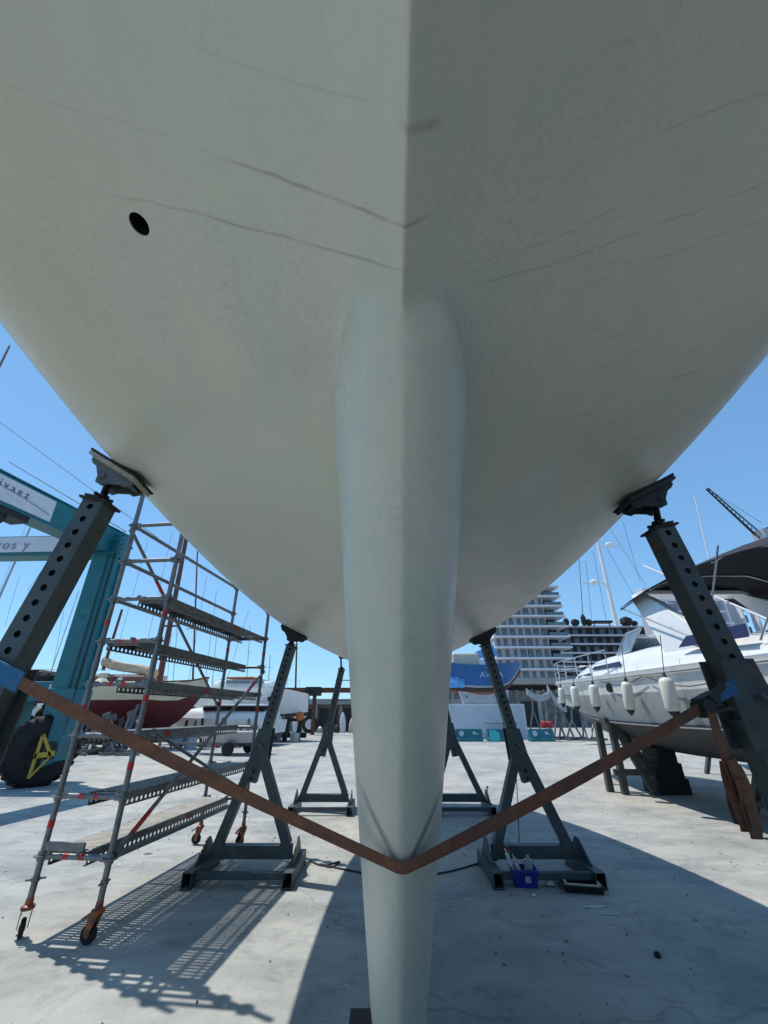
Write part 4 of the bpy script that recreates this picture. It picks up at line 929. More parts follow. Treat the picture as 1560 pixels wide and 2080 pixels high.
mast('slim brown mast above the white boat, left of the second left stand', at(600, 1410, 45), at(603, 1300, 45), .10, 'rust', stays=False)
mast('dark raked mast at the top left picture edge', (-10.9, 9.2, 1.0), at(19, 703, 13.5), .055, 'brown_wood', stays=False)
mast('stout grey mast crossing behind the two teal beams', at(-18, 1250, 22), at(78, 1035, 22), .06, 'alloy', stays=False)
for i, (x0, y0, x1, y1, Y, lb) in enumerate(((30, 1400, 128, 1180, 45, 'faint far mast just left of the hoist leg'), (95, 1390, 160, 1200, 50, 'faint far mast hidden partly by the hoist leg'), (430, 1400, 440, 1290, 60, 'faint far mast over the scaffold middle'), (350, 1400, 362, 1250, 60, 'faint far mast left of the slim red one'), (500, 1400, 508, 1270, 55, 'faint far mast right of the scaffold'), (545, 1390, 549, 1330, 50, 'short white mast over the far white hull'))):
    mast(lb, at(x0, y0, Y), at(x1, y1, Y), .05, 'alloy', ((.55, .5),), stays=False)
ri = MB()
for a, b in (((1205, 1120), (1232, 1262)), ((1225, 1100), (1290, 1215)), ((1240, 1075), (1312, 1190)), ((1190, 1140), (1202, 1262)), ((1265, 1060), (1300, 1180))): ri.tube(at(*a, 40), at(*b, 40), .018, 4)
tag(ri.build('rigging_wires', M['cable']), 'fine rigging wires in the sky beside the thick white mast', 'rigging', kind='stuff')
ri = MB()
for a, b in (((60, 1050), (-5, 1210)), ((95, 1145), (55, 1200)), ((130, 1240), (100, 1390)), ((300, 1100), (235, 1330)), ((350, 1080), (300, 1300)), ((360, 1140), (340, 1380)), ((420, 1170), (380, 1400)), ((440, 1200), (415, 1400)), ((505, 1240), (455, 1400)), ((40, 1170), (10, 1270))): ri.tube(at(*a, 35), at(*b, 35), .014, 4)
tag(ri.build('rigging_wires', M['cable']), 'fine rigging wires in the sky behind the scaffold and hoist', 'rigging', kind='stuff')
# lattice crane
ck = thing('crane', 'dark lattice crane jib pointing up left above the black bimini', 'crane', at(1575, 1250, 45) * Vector((1, 1, 0)) if False else (at(1575, 1250, 45).x, 45, 0))
J0, J1 = at(1556, 1098, 45), at(1436, 992, 45)
jb = MB(); dJ = (J1 - J0).normalized(); nJ = Vector((-dJ.z, 0, dJ.x)); wj = .38; N_ = 15
for o_ in (nJ * wj, -nJ * wj, Vector((0, .6, 0))): jb.tube(J0 + o_ * .9, J1 + o_ * .35, .07, 5)
for i in range(N_):
    a, b = J0.lerp(J1, i / N_), J0.lerp(J1, (i + 1) / N_); k = .9 - .55 * i / N_
    jb.tube(a + nJ * wj * k, b - nJ * wj * k, .035, 4); jb.tube(a - nJ * wj * k, b + Vector((0, .6 * k, 0)), .035, 4)
jb.build('jib', M['dark_mach'], ck, world=True)
b = MB(); b.tube((J0.x + .8, 45, 0), (J0.x + .8, 45, J0.z + 1.6), .28, 8); b.build('tower', M['dark_mach'], ck, world=True)
b = MB(); b.box(J0 + Vector((.4, 0, .5)), (2.0, 1.6, 1.4)); b.box(J0 + Vector((.7, 0, -1.0)), (1.3, 1.4, 1.2)); b.build('cab', M['alloy'], ck, world=True)
b = MB(); b.tube(J0 + Vector((.4, 0, 2.2)), J1, .03, 4); b.build('hoist_wire', M['cable'], ck, world=True)

# ---------------------------------------------------------------- red ketch, left
rk = thing('ketch', 'old wooden ketch with maroon underbody, cream topsides and a brown cabin', 'sailboat', (-15.3, 24.3, 0), R(-86))
KK = [(-5.6, [(0, 2.15), (.3, 2.2), (1.2, 2.5), (1.3, 2.55), (1.5, 3.05), (1.5, 3.15)]), (-3, [(0, .75), (.35, 1.2), (1.6, 2.2), (1.65, 2.3), (1.8, 2.9), (1.8, 3.0)]), (0, [(0, .3), (.35, .9), (1.7, 2.1), (1.78, 2.22), (1.9, 2.8), (1.9, 2.9)]),
      (3, [(0, .5), (.25, 1.1), (1.25, 2.1), (1.35, 2.25), (1.6, 2.92), (1.6, 3.02)]), (5.0, [(0, 1.7), (.1, 1.85), (.3, 2.3), (.34, 2.4), (.6, 3.1), (.62, 3.2)]), (5.7, [(0, 2.7), (.01, 2.75), (.03, 2.85), (.04, 2.9), (.06, 3.3), (.08, 3.4)])]
boat_hull('hull', rk, interp_st(KK, 20), [M['red_bottom'], M['cream']], [0, 0, 0, 1, 1])
b = MB()
for sg in (-1, 1): b.path([(sg * x, y, z) for y, x, z in ((-5.6, 1.53, 3.12), (-3, 1.83, 2.98), (0, 1.93, 2.88), (3, 1.63, 3.0), (5, .65, 3.18), (5.7, .08, 3.38))], .05, 6)
b.build('toe_rail', M['brown_wood'], rk)
b = MB(); b.loft([coach(*q) for q in ((-2.8, 1.1, .62, 2.9), (2.6, .95, .58, 2.92))][::-1], caps=True); b.build('cabin', M['brown_wood'], rk, smooth=True)
for y in (-2.0, -1.1, -.2, .7, 1.6):
    b = MB(); b.lathe((-1.06, y, 3.18), (-1, 0, 0), [(0, .12), (.03, .12)], 12); b.build('porthole', M['sign_white'], rk)
    b = MB(); b.lathe((1.06, y, 3.18), (1, 0, 0), [(0, .13), (.05, .13)], 12); b.build('porthole', M['sign_white'], rk)
rail(rk, [(1.7, y, 3.0) for y in (-5, -3.6, -2.2, -.8, .6, 2, 3.4)], .6, name='guard_rail')
b = MB(); b.box((0, -4.2, 3.35), (1.8, 1.5, .6)); b.build('cockpit_cover', M['dark_mach'], rk, bevel=.1)
for i in range(9):
    b = MB(); b.box((random.uniform(-1, 1), random.uniform(-5, 4), 3.2 + random.random() * .25), (.35, .4, .35), random.random()); b.build('deck_gear', M[random.choice(['brown_wood', 'paper', 'dark_mach', 'beige'])], rk, bevel=.05)
A_, B_ = at(209, 1344, 24), at(327, 1368, 24)
b = MB(); rr = []
for i in range(13):
    t = i / 12; p = A_.lerp(B_, t); rr.append([p + Vector((0, math.cos(k * math.pi / 4) * .16, math.sin(k * math.pi / 4) * (.24 + .03 * math.sin(9 * t + k)) - .05 * math.sin(math.pi * t))) for k in range(8)])
b.loft(rr, closed=True, caps=True)
o_ = b.build('sail_cover', M['sailcover'], rk, smooth=True); o_.parent = None; tag(o_, 'long tan sail cover stretched between the two brown masts', 'sail cover')
for k, y in enumerate((-3, 0, 3)):
    for sg in (-1, 1):
        b = MB(); b.beam((sg * 2.2, y, 0), (sg * 1.5, y, 2.0), .12, .12); b.build('shore', M['galv'], rk)

# ---------------------------------------------------------------- left clutter
def mini_stand(x, y, rz, h, label, m='galv', grp='empty steel stands stored in the yard'):
    t = thing('empty_stand', label, 'boat stand', (x, y, 0), rz, grp)
    for sx in (-1, 1):
        b = MB(); b.beam((sx * .55, 0, .1), (0, 0, h * .62), .09, .09, up=(0, 1, 0)); b.build('leg', M[m], t)
        b = MB(); b.box((sx * .55, 0, .06), (.1, .9, .12)); b.build('skid', M[m], t)
    b = MB(); b.beam((-.55, 0, .16), (.55, 0, .16), .1, .1); b.build('crossbeam', M[m], t)
    b = MB(); b.beam((0, 0, h * .5), (.12, 0, h), .1, .1, up=(0, 1, 0)); b.build('upper_tube', M[m], t)
    b = MB(); b.beam((.0, 0, h + .02), (.3, 0, h + .14), .06, .3, up=(0, 0, 1)); b.build('pad', M['pad_plate'], t)
    return t
def ground_at(px, py):
    a = (px - 780) / 855; b = (1040 - py) / 855; k = -1.6 / (b * PC + PS); return a * k, (PC - b * PS) * k
for px, py, rz, h, lb in ((12, 1520, .4, 2.3, 'grey empty stand at the far left edge, behind the teal hoist base'), (38, 1518, 1.2, 2.1, 'grey empty stand just left of the big black wheel'), (162, 1528, .9, 1.3, 'low grey stand between hoist leg and scaffold'), (182, 1530, 2.0, 1.1, 'low grey stand beneath the left end of the maroon hull'), (205, 1528, .2, 1.35, 'low grey stand beneath the maroon hull, left of its shore'), (228, 1526, 1.5, 1.2, 'low grey stand beneath the maroon hull, mid pile'), (252, 1524, .7, 1.25, 'low grey stand beneath the maroon hull, right of the pile'), (276, 1522, 2.4, 1.0, 'lowest grey stand at the right end of the pile under the ketch')):
    x, y = ground_at(px, py); mini_stand(x, y, rz, h, lb)
for i, (px, py, s_, m_, lb) in enumerate(((172, 1512, .5, 'paper', 'crumpled white bag on the pile of stands'), (215, 1500, .4, 'beige', 'small beige box on the pile of stands'), (160, 1395, .8, 'cream', 'cream fuel drum beside the hoist leg'))):
    x, y = ground_at(px, 1526); b = MB(); b.lathe((x, y + .3, 1.6 + (at(px, py, y).z - 1.6)), (0, 0, 1), [(-s_ / 2, s_ * .3), (-s_ * .3, s_ * .45), (s_ * .3, s_ * .42), (s_ / 2, s_ * .25)], 9)
    o_ = b.build(('plastic_bag', 'storage_box', 'fuel_drum')[i], M[m_]); tag(o_, lb, ('bag', 'box', 'drum')[i])
bp_ = thing('outboard_rack', 'white curved propeller guards and outboard legs heaped by the left edge', 'outboard rack', (-14.2, 18.5, 0))
for i in range(6):
    b = MB(); x = -15.8 + i * .62; q = [Vector((x, 18.5, 1.0 + .2 * (i % 2))), Vector((x + .05, 18.5, 1.7)), Vector((x + .3, 18.5, 1.95)), Vector((x + .75, 18.5, 1.9))]; b.path(q, .085, 7); b.build('outboard_leg', M['paper'], bp_, world=True, smooth=True)
b = MB(); b.beam((-16.2, 18.5, .9), (-12.4, 18.5, .9), .12, .12)
for i in range(4): b.beam((-16.0 + i * 1.15, 18.5, 0), (-15.8 + i * 1.1, 18.5, .9), .1, .1, up=(0, 1, 0)); b.beam((-15.2 + i * 1.1, 18.3, 0), (-15.8 + i * 1.1, 18.5, .9), .08, .08, up=(0, 1, 0))
b.build('rack_frame', M['galv'], bp_, world=True)
def shrub(name, label, cat, loc, rad, n, leafsize=.12, trunk=None, grp=None):
    t = thing(name, label, cat, loc, 0, grp); rnd = random.Random(int(loc[0] * 10)); b = MB(); cl = []
    for k in range(9): cl.append((Vector((rnd.gauss(0, .5), rnd.gauss(0, .5), rnd.gauss(0, .45))), rnd.uniform(.35, .6)))
    for i in range(n):
        c, cr0 = cl[i % 9]; v = Vector((rnd.gauss(0, 1), rnd.gauss(0, 1), rnd.gauss(0, 1))).normalized() * cr0 * rnd.uniform(.6, 1)
        p = (c + v); p = Vector((p.x * rad[0], p.y * rad[1], p.z * rad[2] + rad[3])); a = Vector((rnd.gauss(0, 1), rnd.gauss(0, 1), rnd.gauss(0, 1))).normalized() * leafsize; c2 = a.orthogonal().normalized() * leafsize * .5
        b.add([p - a, p + c2, p + a, p - c2], [(0, 1, 2, 3)])
    b.build('foliage', M['leaf'], t, kind='stuff')
    b = MB(); b.tube((0, 0, 0), (0, 0, rad[3]), .06, 6, r1=.03); b.build('stem', M['bark'], t)
shrub('shrub', 'dull green bush behind the big black hoist wheel', 'shrub', (-10.6, 14.6, 0), (.5, .5, .8, 1.4), 2600, .09)
# white motor yacht behind the ketch bow
wb = thing('motorboat', 'white cabin cruiser with a black window band behind the maroon hull', 'motorboat', (-9.6, 27.5, -.42), R(84))
K3 = [(-3.6, [(0, .7), (1.1, 1.05), (1.35, 1.6), (1.38, 1.7)]), (0, [(0, .7), (1.1, 1.05), (1.38, 1.65), (1.42, 1.75)]), (2.4, [(0, .95), (.7, 1.3), (1.05, 1.8), (1.1, 1.9)]), (3.8, [(0, 1.6), (.05, 1.7), (.12, 1.98), (.18, 2.06)])]
boat_hull('hull', wb, interp_st(K3, 14), [M['dark_bottom'], M['white_gel']], [0, 1, 1])
b = MB(); b.loft([coach(*q) for q in ((-3.2, 1.2, .55, 1.7), (1.2, 1.15, .6, 1.75), (2.6, .7, .2, 1.88))][::-1], caps=True); b.build('cabin', M['white_gel'], wb, smooth=True)
b = MB(); b.box((0, -1.2, 2.28), (2.3, 3.6, .22)); b.build('window_band', M['black'], wb, bevel=.04)
b = MB(); b.box((0, -1.2, 2.46), (2.4, 3.8, .10)); b.build('hard_top', M['white_gel'], wb, bevel=.04)
for i in range(8):
    b = MB(); b.box((random.uniform(.9, 1.3), -3.2 + i * .45, 1.72 + .1 * (i % 3)), (.25, .22, .3), random.random()); b.build('deck_gear', M[['paper', 'beige', 'dark_mach', 'blue_tarp'][i % 4]], wb, bevel=.03)
for y in (-2.6, 1.2):
    for sg in (-1, 1): b = MB(); b.beam((sg * 1.3, y, 0), (sg * .9, y, 1.05), .1, .1); b.build('prop', M['galv'], wb)
rnd = random.Random(5); ORD = ['leftmost', 'second', 'third', 'fourth', 'fifth', 'sixth', 'seventh', 'rightmost']; np_ = nb_ = 0
for i in range(11):
    px = 386 + i * 12.5; x = (px - 780) / 855 * 23.2; y = 25.2 + rnd.uniform(-.4, .4); h = rnd.uniform(.8, 1.45)
    if i % 3 == 2:
        b = MB(); b.box((x, y, h * .4), (.5, .35, h * .8), rnd.random()); o_ = b.build('leaning_board', M[['paper', 'alloy', 'b_wall'][i % 3]], bevel=.02); tag(o_, '%s pale board in the gear below the white cabin cruiser' % ('left', 'middle', 'right')[min(nb_, 2)], 'board', 'pale boards below the cabin cruiser'); nb_ += 1
    else:
        b = MB(); b.beam((x, y, 0), (x + rnd.uniform(-.15, .15), y, h), .11, .11, up=(0, 1, 0)); tag(b.build('timber_prop', M[['wood_block', 'galv', 'rust'][i % 3]]), '%s %s prop from the left in the gear below the white cabin cruiser' % (ORD[min(np_, 7)], ('dark timber', 'grey steel', 'rusty')[i % 3]), 'prop', 'props below the cabin cruiser'); np_ += 1
for i, (px, py, w_, h_, m_, lb) in enumerate(((150, 1524, 1.1, .9, 'dark_mach', 'added dark backdrop heap just right of the hoist leg'), (196, 1521, 1.3, .8, 'rubber', 'low black backdrop heap added under the left of the maroon hull'), (243, 1519, 1.4, .9, 'dark_mach', 'long black backdrop heap added under the middle of the maroon hull'), (292, 1517, 1.2, .7, 'wood_block', 'brown black backdrop heap added under the right end of the maroon hull'), (322, 1516, .8, .6, 'rubber', 'small black backdrop heap added left of the wheeled bin'))):
    x, y = ground_at(px, py - 9); b = MB(); rr = []
    for j in range(6):
        t_ = j / 5; rr.append([(x + w_ * (1 - .45 * t_ ** 2) * math.cos(a) * rnd.uniform(.85, 1.1), y + .6 * (1 - .5 * t_ ** 2) * math.sin(a) * rnd.uniform(.85, 1.1), h_ * t_) for a in [2 * math.pi * k / 12 for k in range(12)]])
    b.loft(rr, closed=True, caps=True); tag(b.build('backdrop_heap', M[m_]), lb, 'heap')  # heaps added as a dark backdrop to fill the dark band under the ketch
for i, (px, rz, h, lb) in enumerate(((142, 1.8, 1.5, 'slim grey stand right beside the hoist wheel'), (172, .5, .9, 'short grey stand between two low ones under the ketch stern'), (190, 1.0, 1.4, 'grey stand in front of the low black heap'), (216, 2.6, 1.0, 'short grey stand leaning in the middle of the pile'), (240, .1, 1.5, 'tallest grey stand in the pile under the ketch'), (263, 1.9, 1.1, 'grey stand between mid pile and its right end'))):
    x, y = ground_at(px, 1533); mini_stand(x, y, rz, h, lb)
# silver dinghy on a trailer, grey bin, orange cover boat
dg = thing('dinghy_trailer', 'low silver grey dinghy lying on a trailer with a black wheel', 'boat trailer', (-6.85, 21.2, 0), R(76))
K4 = [(-1.7, [(0, .45), (.6, .5), (.75, .85), (.78, .9)]), (.4, [(0, .42), (.6, .5), (.78, .85), (.8, .9)]), (1.5, [(0, .6), (.2, .7), (.4, .95), (.42, 1.0)]), (1.9, [(0, .85), (.03, .9), (.08, 1.02), (.1, 1.05)])]
boat_hull('hull', dg, interp_st(K4, 12), [M['alloy'], M['galv']], [0, 0, 0])
for sg in (-1, 1): b = MB(); b.lathe((sg * .85, -.5, .26), (1, 0, 0), [(-.08, .2), (-.06, .26), (.06, .26), (.08, .2)], 16); b.build('wheel', M['rubber'], dg, smooth=True)
b = MB(); b.beam((0, -1.8, .38), (0, 2.6, .38), .1, .1); b.beam((-.8, -.5, .34), (.8, -.5, .34), .08, .08); b.build('frame', M['galv'], dg)
for px, lb in ((357, 'light grey wheeled bin beneath the long scaffold ledger'), (404, 'cream grey plastic box beneath the white cabin cruiser')):
    x, y = ground_at(px, 1520 if px < 380 else 1508); t = thing('wheeled_bin', lb, 'bin', (x, y, 0), .2); b = MB(); b.loft([[(sx * w_, sy * w_, z) for sx, sy in ((-1, -1), (1, -1), (1, 1), (-1, 1))] for z, w_ in ((.2, .30), (.85, .38), (.87, .42), (.95, .42))], closed=True, caps=True); b.build('body', M['alloy' if px < 380 else 'beige'], t, bevel=.02)
    for sx in (-1, 1): b = MB(); b.lathe((sx * .25, 0, .1), (1, 0, 0), [(-.03, .1), (.03, .1)], 12); b.build('wheel', M['rubber'], t)
pv = thing('motorboat', 'far pilothouse boat with an orange roof cover above the scaffold deck', 'motorboat', (-12.0, 36, 0), R(80))
boat_hull('hull', pv, interp_st([(-3.5, [(0, 1.0), (1.2, 1.6), (1.4, 2.6)]), (0, [(0, 1.0), (1.2, 1.6), (1.45, 2.6)]), (3.4, [(0, 2.0), (.05, 2.2), (.2, 2.9)])], 10), [M['dark_bottom'], M['white_gel']], [0, 1])
b = MB(); b.loft([coach(*q) for q in ((-2.6, 1.2, 1.5, 2.55), (1.2, 1.1, 1.3, 2.6))][::-1], caps=True); b.build('pilothouse', M['white_gel'], pv, smooth=True)
b = MB(); b.box((0, -.9, 4.12), (1.6, 2.2, .14)); b.build('roof_cover', M['orange_cover'], pv, bevel=.04)
b = MB(); b.box((0, -.6, 3.4), (2.42, 2.2, .4)); b.build('window_band', M['glass'], pv)
# white hull, dark cradle beneath
wh2 = thing('motorboat', 'white hull on a dark cradle just right of the second left stand', 'motorboat', (-8.0, 31.2, 0), R(-88))
K5 = [(-3.4, [(0, 1.3), (1.3, 1.55), (1.55, 3.0), (1.6, 3.15)]), (0, [(0, 1.3), (1.3, 1.55), (1.6, 3.0), (1.62, 3.12)]), (1.6, [(0, 1.35), (.9, 1.6), (1.35, 2.95), (1.4, 3.05)]), (2.9, [(0, 1.6), (.15, 1.7), (.35, 2.7), (.4, 2.8)])]
boat_hull('hull', wh2, interp_st(K5, 14), [M['dark_bottom'], M['white_gel']], [0, 1, 1])
b = MB(); b.loft([coach(*q) for q in ((-3, 1.1, .7, 3.0), (0.4, 1.1, .6, 3.0))][::-1], caps=True); b.build('cabin', M['white_gel'], wh2, smooth=True)
b = MB(); b.box((0, -1.3, 3.5), (2.24, 2.4, .22)); b.build('window_band', M['glass'], wh2)
b = MB(); b.lathe((1.62, .6, 2.45), (1, 0, 0), [(0, .15), (.04, .15)], 10); b.build('hull_badge', M['dark_mach'], wh2)
for y in (-2.2, -.6, 1.0):
    b = MB(); b.box((1.6, y, 2.72), (.04, .7, .16)); b.build('hull_window', M['glass'], wh2)
b = MB(); b.path([(1.615, y, 1.98) for y in (-3.3, -1, .8)], .03, 5); b.build('rub_strip', M['alloy'], wh2)
rail(wh2, [(1.5, y, 3.1) for y in (-3.2, -2, -.8, .4, 1.6, 2.4)], .5)
rail(wb, [(1.3, y, 1.75) for y in (-3.4, -2.2, -1, .2, 1.4, 2.4)], .5)
cd = thing('boat_cradle', 'dark heavy cradle with clutter beneath the far white hull', 'cradle', (-8.0, 31.2, 0))
for i in range(7): b = MB(); b.beam((-10.6 + i * .85, 30.4, 0), (-10.5 + i * .85, 30.6, 1.35), .28, .28); b.build('post', M['dark_mach'], cd, world=True)
b = MB(); b.beam((-11, 30.6, 1.25), (-5.2, 30.6, 1.25), .3, .2); b.beam((-11, 31.8, .3), (-5.2, 31.8, .3), .3, .3); b.build('beam', M['dark_mach'], cd, world=True)
for i in range(5): b = MB(); b.box((-10.2 + i * 1.15, 29.9, .25 + .1 * (i % 2)), (.5, .4, .5), .3 * i); b.build('stored_box', M[['paper', 'dark_mach', 'navy', 'alloy', 'beige'][i]], cd, world=True, bevel=.03)
bo = MB(); q = at(609, 1455, 30.3); bo.lathe(q, (0, 0, 1), [(-.28, .06), (-.2, .22), (0, .28), (.2, .22), (.28, .08)], 14); tag(bo.build('marker_buoy', M['orange_cover'], smooth=True), 'small orange buoy at the tip of the far white hull', 'buoy')

# rusty gantry and low sheds at the far side
gt = thing('gantry', 'rusty beam gantry standing over the yard left of the keel', 'gantry', (at(640, 1440, 40).x, 40, 0))
gx = [at(x, 1402, 40).x for x in (572, 640, 745, 850)]; gz = at(640, 1402, 40).z
b = MB(); b.beam((gx[0], 40, gz), (gx[3], 40, gz), .35, .4); b.build('beam', M['rust'], gt, world=True)
for x in (gx[1], gx[2], gx[3]): b = MB(); b.beam((x, 40, 0), (x, 40, gz - .2), .3, .3, up=(0, 1, 0)); b.build('post', M['rust'], gt, world=True)
b = MB(); b.box((gx[1] - .1, 39.9, gz - .1), (1.3, .8, .7)); b.build('hoist', M['dark_mach'], gt, world=True)
b = MB(); b.beam((gx[1] - .4, 39.9, gz - .3), (gx[1] - 2.4, 39.9, gz - 1.0), .14, .14); b.beam((gx[1] - 2.4, 39.9, gz - .4), (gx[1] - 2.8, 39.9, gz - 1.0), .3, .3); b.build('arm', M['dark_mach'], gt, world=True)
b = MB(); b.beam((at(680, 1418, 40).x, 40.6, gz - .8), (gx[3], 40.6, gz - .8), .1, .1); b.beam((at(680, 1386, 40).x, 40.6, gz + .85), (gx[3], 40.6, gz + .85), .08, .08); b.build('rail', M['galv'], gt, world=True)
sh = thing('boat_shed', 'long low dark shed with a pale roof edge at the far side of the yard', 'shed', (-10, 47, 0))
def wbox(p, name, c, size, m, **k): b = MB(); b.box(c, size); return b.build(name, M[m], p, world=True, **k)
wbox(sh, 'wall', (-14, 48, 1.2), (46, 2, 2.4), 'wall_rough'); wbox(sh, 'roof_edge', (-14, 47.6, 2.68), (46.6, 3, .5), 'b_conc')
for i in range(18): wbox(sh, 'bay_opening', (-35 + i * 2.45, 46.96, 1.05), (1.8, .1, 2.0), 'b_dark')
for i in range(19): wbox(sh, 'post', (-36.2 + i * 2.45, 46.8, 1.2), (.22, .22, 2.4), 'b_conc')
for i in range(12):
    x = -10.5 + i * .75 + random.uniform(-.2, .2); h = random.uniform(.5, 1.9); t = ['grey', 'rust', 'black', 'white', 'cream', 'teal'][i % 6]; pos = ['left of the rusty post', 'below the rusty hoist', 'behind the far left stand', 'beside the keel edge'][i // 3]
    b = MB(); b.lathe((x, 44, 0), (random.uniform(-.05, .05), .02, 1), [(0, .26), (h * .5, .28), (h * .8, .2), (h, .07)], 7)
    tag(b.build('covered_outboard', M[{'grey': 'alloy', 'rust': 'rust', 'black': 'dark_mach', 'white': 'paper', 'cream': 'beige', 'teal': 'teal'}[t]]), '%s wrapped bundle standing at the far yard edge, %s' % (t, pos), 'wrapped bundle', 'bundles at the far yard edge')
tr_ = thing('tyre_stand', 'black tyre leaning at the far yard edge under the gantry', 'tyre', (at(629, 1480, 42).x, 42, 0)); b = MB(); b.lathe((0, 0, .75), (.1, 1, 0), [(-.15, .45), (-.1, .72), (.1, .72), (.15, .45)], 20); b.build('tyre', M['rubber'], tr_); b = MB(); b.lathe((0, -.02, .75), (.1, 1, 0), [(-.16, .4), (.16, .4)], 16); b.build('rim', M['paper'], tr_)

# ---------------------------------------------------------------- right: teal troughs, container, blue boat
for i, (x0, x1, lb) in enumerate(((925, 980, 'teal plastic barrier nearest the keel, left of the other two'), (990, 1052, 'middle teal plastic barrier with a turquoise cloth at its corner'), (1075, 1125, 'right teal plastic barrier with red things on top'))):
    X0, X1 = at(x0, 1505, 30.6).x, at(x1, 1505, 30.6).x; Wd = X1 - X0
    t = thing('plastic_barrier', lb, 'barrier', ((X0 + X1) / 2, 30.6, 0), 0, 'teal barriers in front of the container')
    b = MB(); b.loft([[(sx * Wd / 2 * k, sy * w_, z) for sx, sy in ((-1, -1), (1, -1), (1, 1), (-1, 1))] for z, w_, k in ((0, .34, 1), (.16, .34, 1), (.24, .26, .99), (.62, .2, .98), (.72, .2, .98))], closed=True, caps=True); b.build('body', M['teal'], t, bevel=.02)
    b = MB(); b.lathe((-Wd * .28, -.245, .46), (0, -1, 0), [(0, .16), (.02, .16)], 14); b.build('round_logo', M['letter'], t)
    b = MB(); b.lathe((Wd * .2, -.245, .48), (0, -1, .0), [(0, .09), (.02, .09)], 10); b.beam((Wd * .1, -.25, .52), (Wd * .34, -.25, .42), .02, .04); b.build('small_logo', M['letter'], t)
b = MB(); x = at(911, 1490, 30).x; b.loft([[(x + sx * w_, 30 + sy * w_, z) for sx, sy in ((-1, -1), (1, -1), (1, 1), (-1, 1))] for z, w_ in ((0, .16), (.1, .18), (.5, .12), (.85, .16), (.92, .06))], closed=True, caps=True); tag(b.build('traffic_bollard', M['teal_light'], bevel=.03), 'small turquoise plastic bollard beside the right edge of the keel', 'bollard')
b = MB(); x = at(1003, 1500, 30).x; rr = [[(x - .3 + .6 * i / 5, 29.7 + .05 * math.sin(i * 2 + j), .02 + j * .22 - (.1 if i > 3 and j else 0)) for i in range(6)] for j in range(4)]; b.loft(rr); b.loft([[(p[0], p[1] + .02, p[2]) for p in r] for r in rr][::-1]); tag(b.build('turquoise_cloth', M['teal_light'], smooth='all'), 'turquoise cloth hanging over the corner of the middle barrier', 'cloth')
for k, x in enumerate((1105, 1118)):
    b = MB(); q = at(x, 1478, 31); b.lathe((q.x, 31, .74), (0, 0, 1), [(0, .12), (.1, .22), (.35, .2), (.42, .05)], 10); tag(b.build('red_buoy', M['red'], smooth=True), 'small red buoy, %s of the pair above the right barrier' % ('left' if k == 0 else 'right'), 'buoy', 'red buoys')
ct = thing('container', 'white corrugated shipping container behind the teal barriers', 'container', (at(985, 1490, 33.5).x, 34.7, 0))
CX0, CX1 = at(915, 1490, 33.5).x, at(1070, 1490, 33.5).x; CH = at(980, 1430, 33.5).z; cw_ = CX1 - CX0
b = MB(); n = 44
pr = []
for i in range(n + 1):
    for dx, dy in ((0, 0), (.35, 0), (.5, .045), (.85, .045)): pr.append((CX0 + cw_ * min(1, (i + dx) / (n + 1)), 33.5 + dy))
b.loft([[(x, y, .16) for x, y in pr], [(x, y, CH - .14) for x, y in pr]]); b.build('corrugated_side', M['container'], ct, world=True)
wbox(ct, 'box_body', ((CX0 + CX1) / 2, 34.8, CH / 2 + .02), (cw_ - .02, 2.4, CH - .1), 'container')
for z, h_ in ((.09, .16), (CH - .07, .16)): wbox(ct, 'rail', ((CX0 + CX1) / 2, 33.52, z), (cw_ + .06, .10, h_), 'container')
for x in (CX0, CX1): wbox(ct, 'corner_post', (x, 33.52, CH / 2), (.14, .12, CH), 'container')
b = MB(); b.box(at(1017, 1469, 32.9), (2.2, .5, .05)); q = at(1022, 1469, 32.9); b.box((q.x, q.y, q.z / 2), (.07, .07, q.z)); tag(b.build('yard_table', M['galv']), 'thin grey table standing in front of the container', 'table')
cz = thing('hull_cradle', 'pale grey fibreglass saddle with a curved top on the container roof', 'cradle', (at(980, 1430, 34.2).x, 34.2, CH + .02))
q0, q1, q2 = at(935, 1405, 34.2), at(1030, 1402, 34.2), at(985, 1412, 34.2)
pl_ = [Vector((q0.x + .15, 34, CH + .03)), Vector((q1.x - .1, 34, CH + .03)), Vector((q1.x + .1, 34, q1.z))] + [Vector((q1.x + .1 + (q0.x - q1.x - .2) * t, 34, q1.z - .34 * math.sin(math.pi * t))) for t in (.12, .25, .4, .5, .6, .75, .88)] + [Vector((q0.x - .1, 34, q0.z))]
b = MB(); b.prism(pl_, (0, .5, 0)); b.build('saddle', M['cradle_grey'], cz, world=True, bevel=.03)
for x in (948, 1018): b = MB(); b.lathe(at(x, 1415, 33.98), (0, -1, 0), [(0, .06), (.02, .06)], 10); b.build('bolt_hole', M['black'], cz, world=True)
bb = thing('blue_boat', 'bright blue boat with pale lettering resting high behind the container', 'boat', (at(970, 1400, 38).x, 38, 0), R(-90))
bx = bb.location.x; f = lambda px: at(px, 1370, 38).x - bx
za, zb_, zk = at(1050, 1345, 37).z, at(980, 1352, 37).z, at(980, 1402, 37).z
K6 = []
for lx, hw, zk_, zs_ in ((f(872), .9, zk + .25, zb_ + .75), (f(920), 1.5, zk - .1, zb_ + .15), (f(975), 1.75, zk - .25, zb_), (f(1025), 1.4, zk + .1, zb_ + .2), (f(1058), .12, zb_ - .5, za + .1)):
    K6.append((lx, [(0, zk_), (hw * .55, zk_ + .12), (hw * .86, zk_ + .42), (hw * .9, zk_ + .55), (hw, zs_ - .12), (hw * 1.02, zs_)]))
boat_hull('hull', bb, interp_st(K6, 18), [M['hull_red_band'], M['dark_bottom'], M['cradle_grey'], M['blue_hull']], [0, 1, 2, 3, 3])
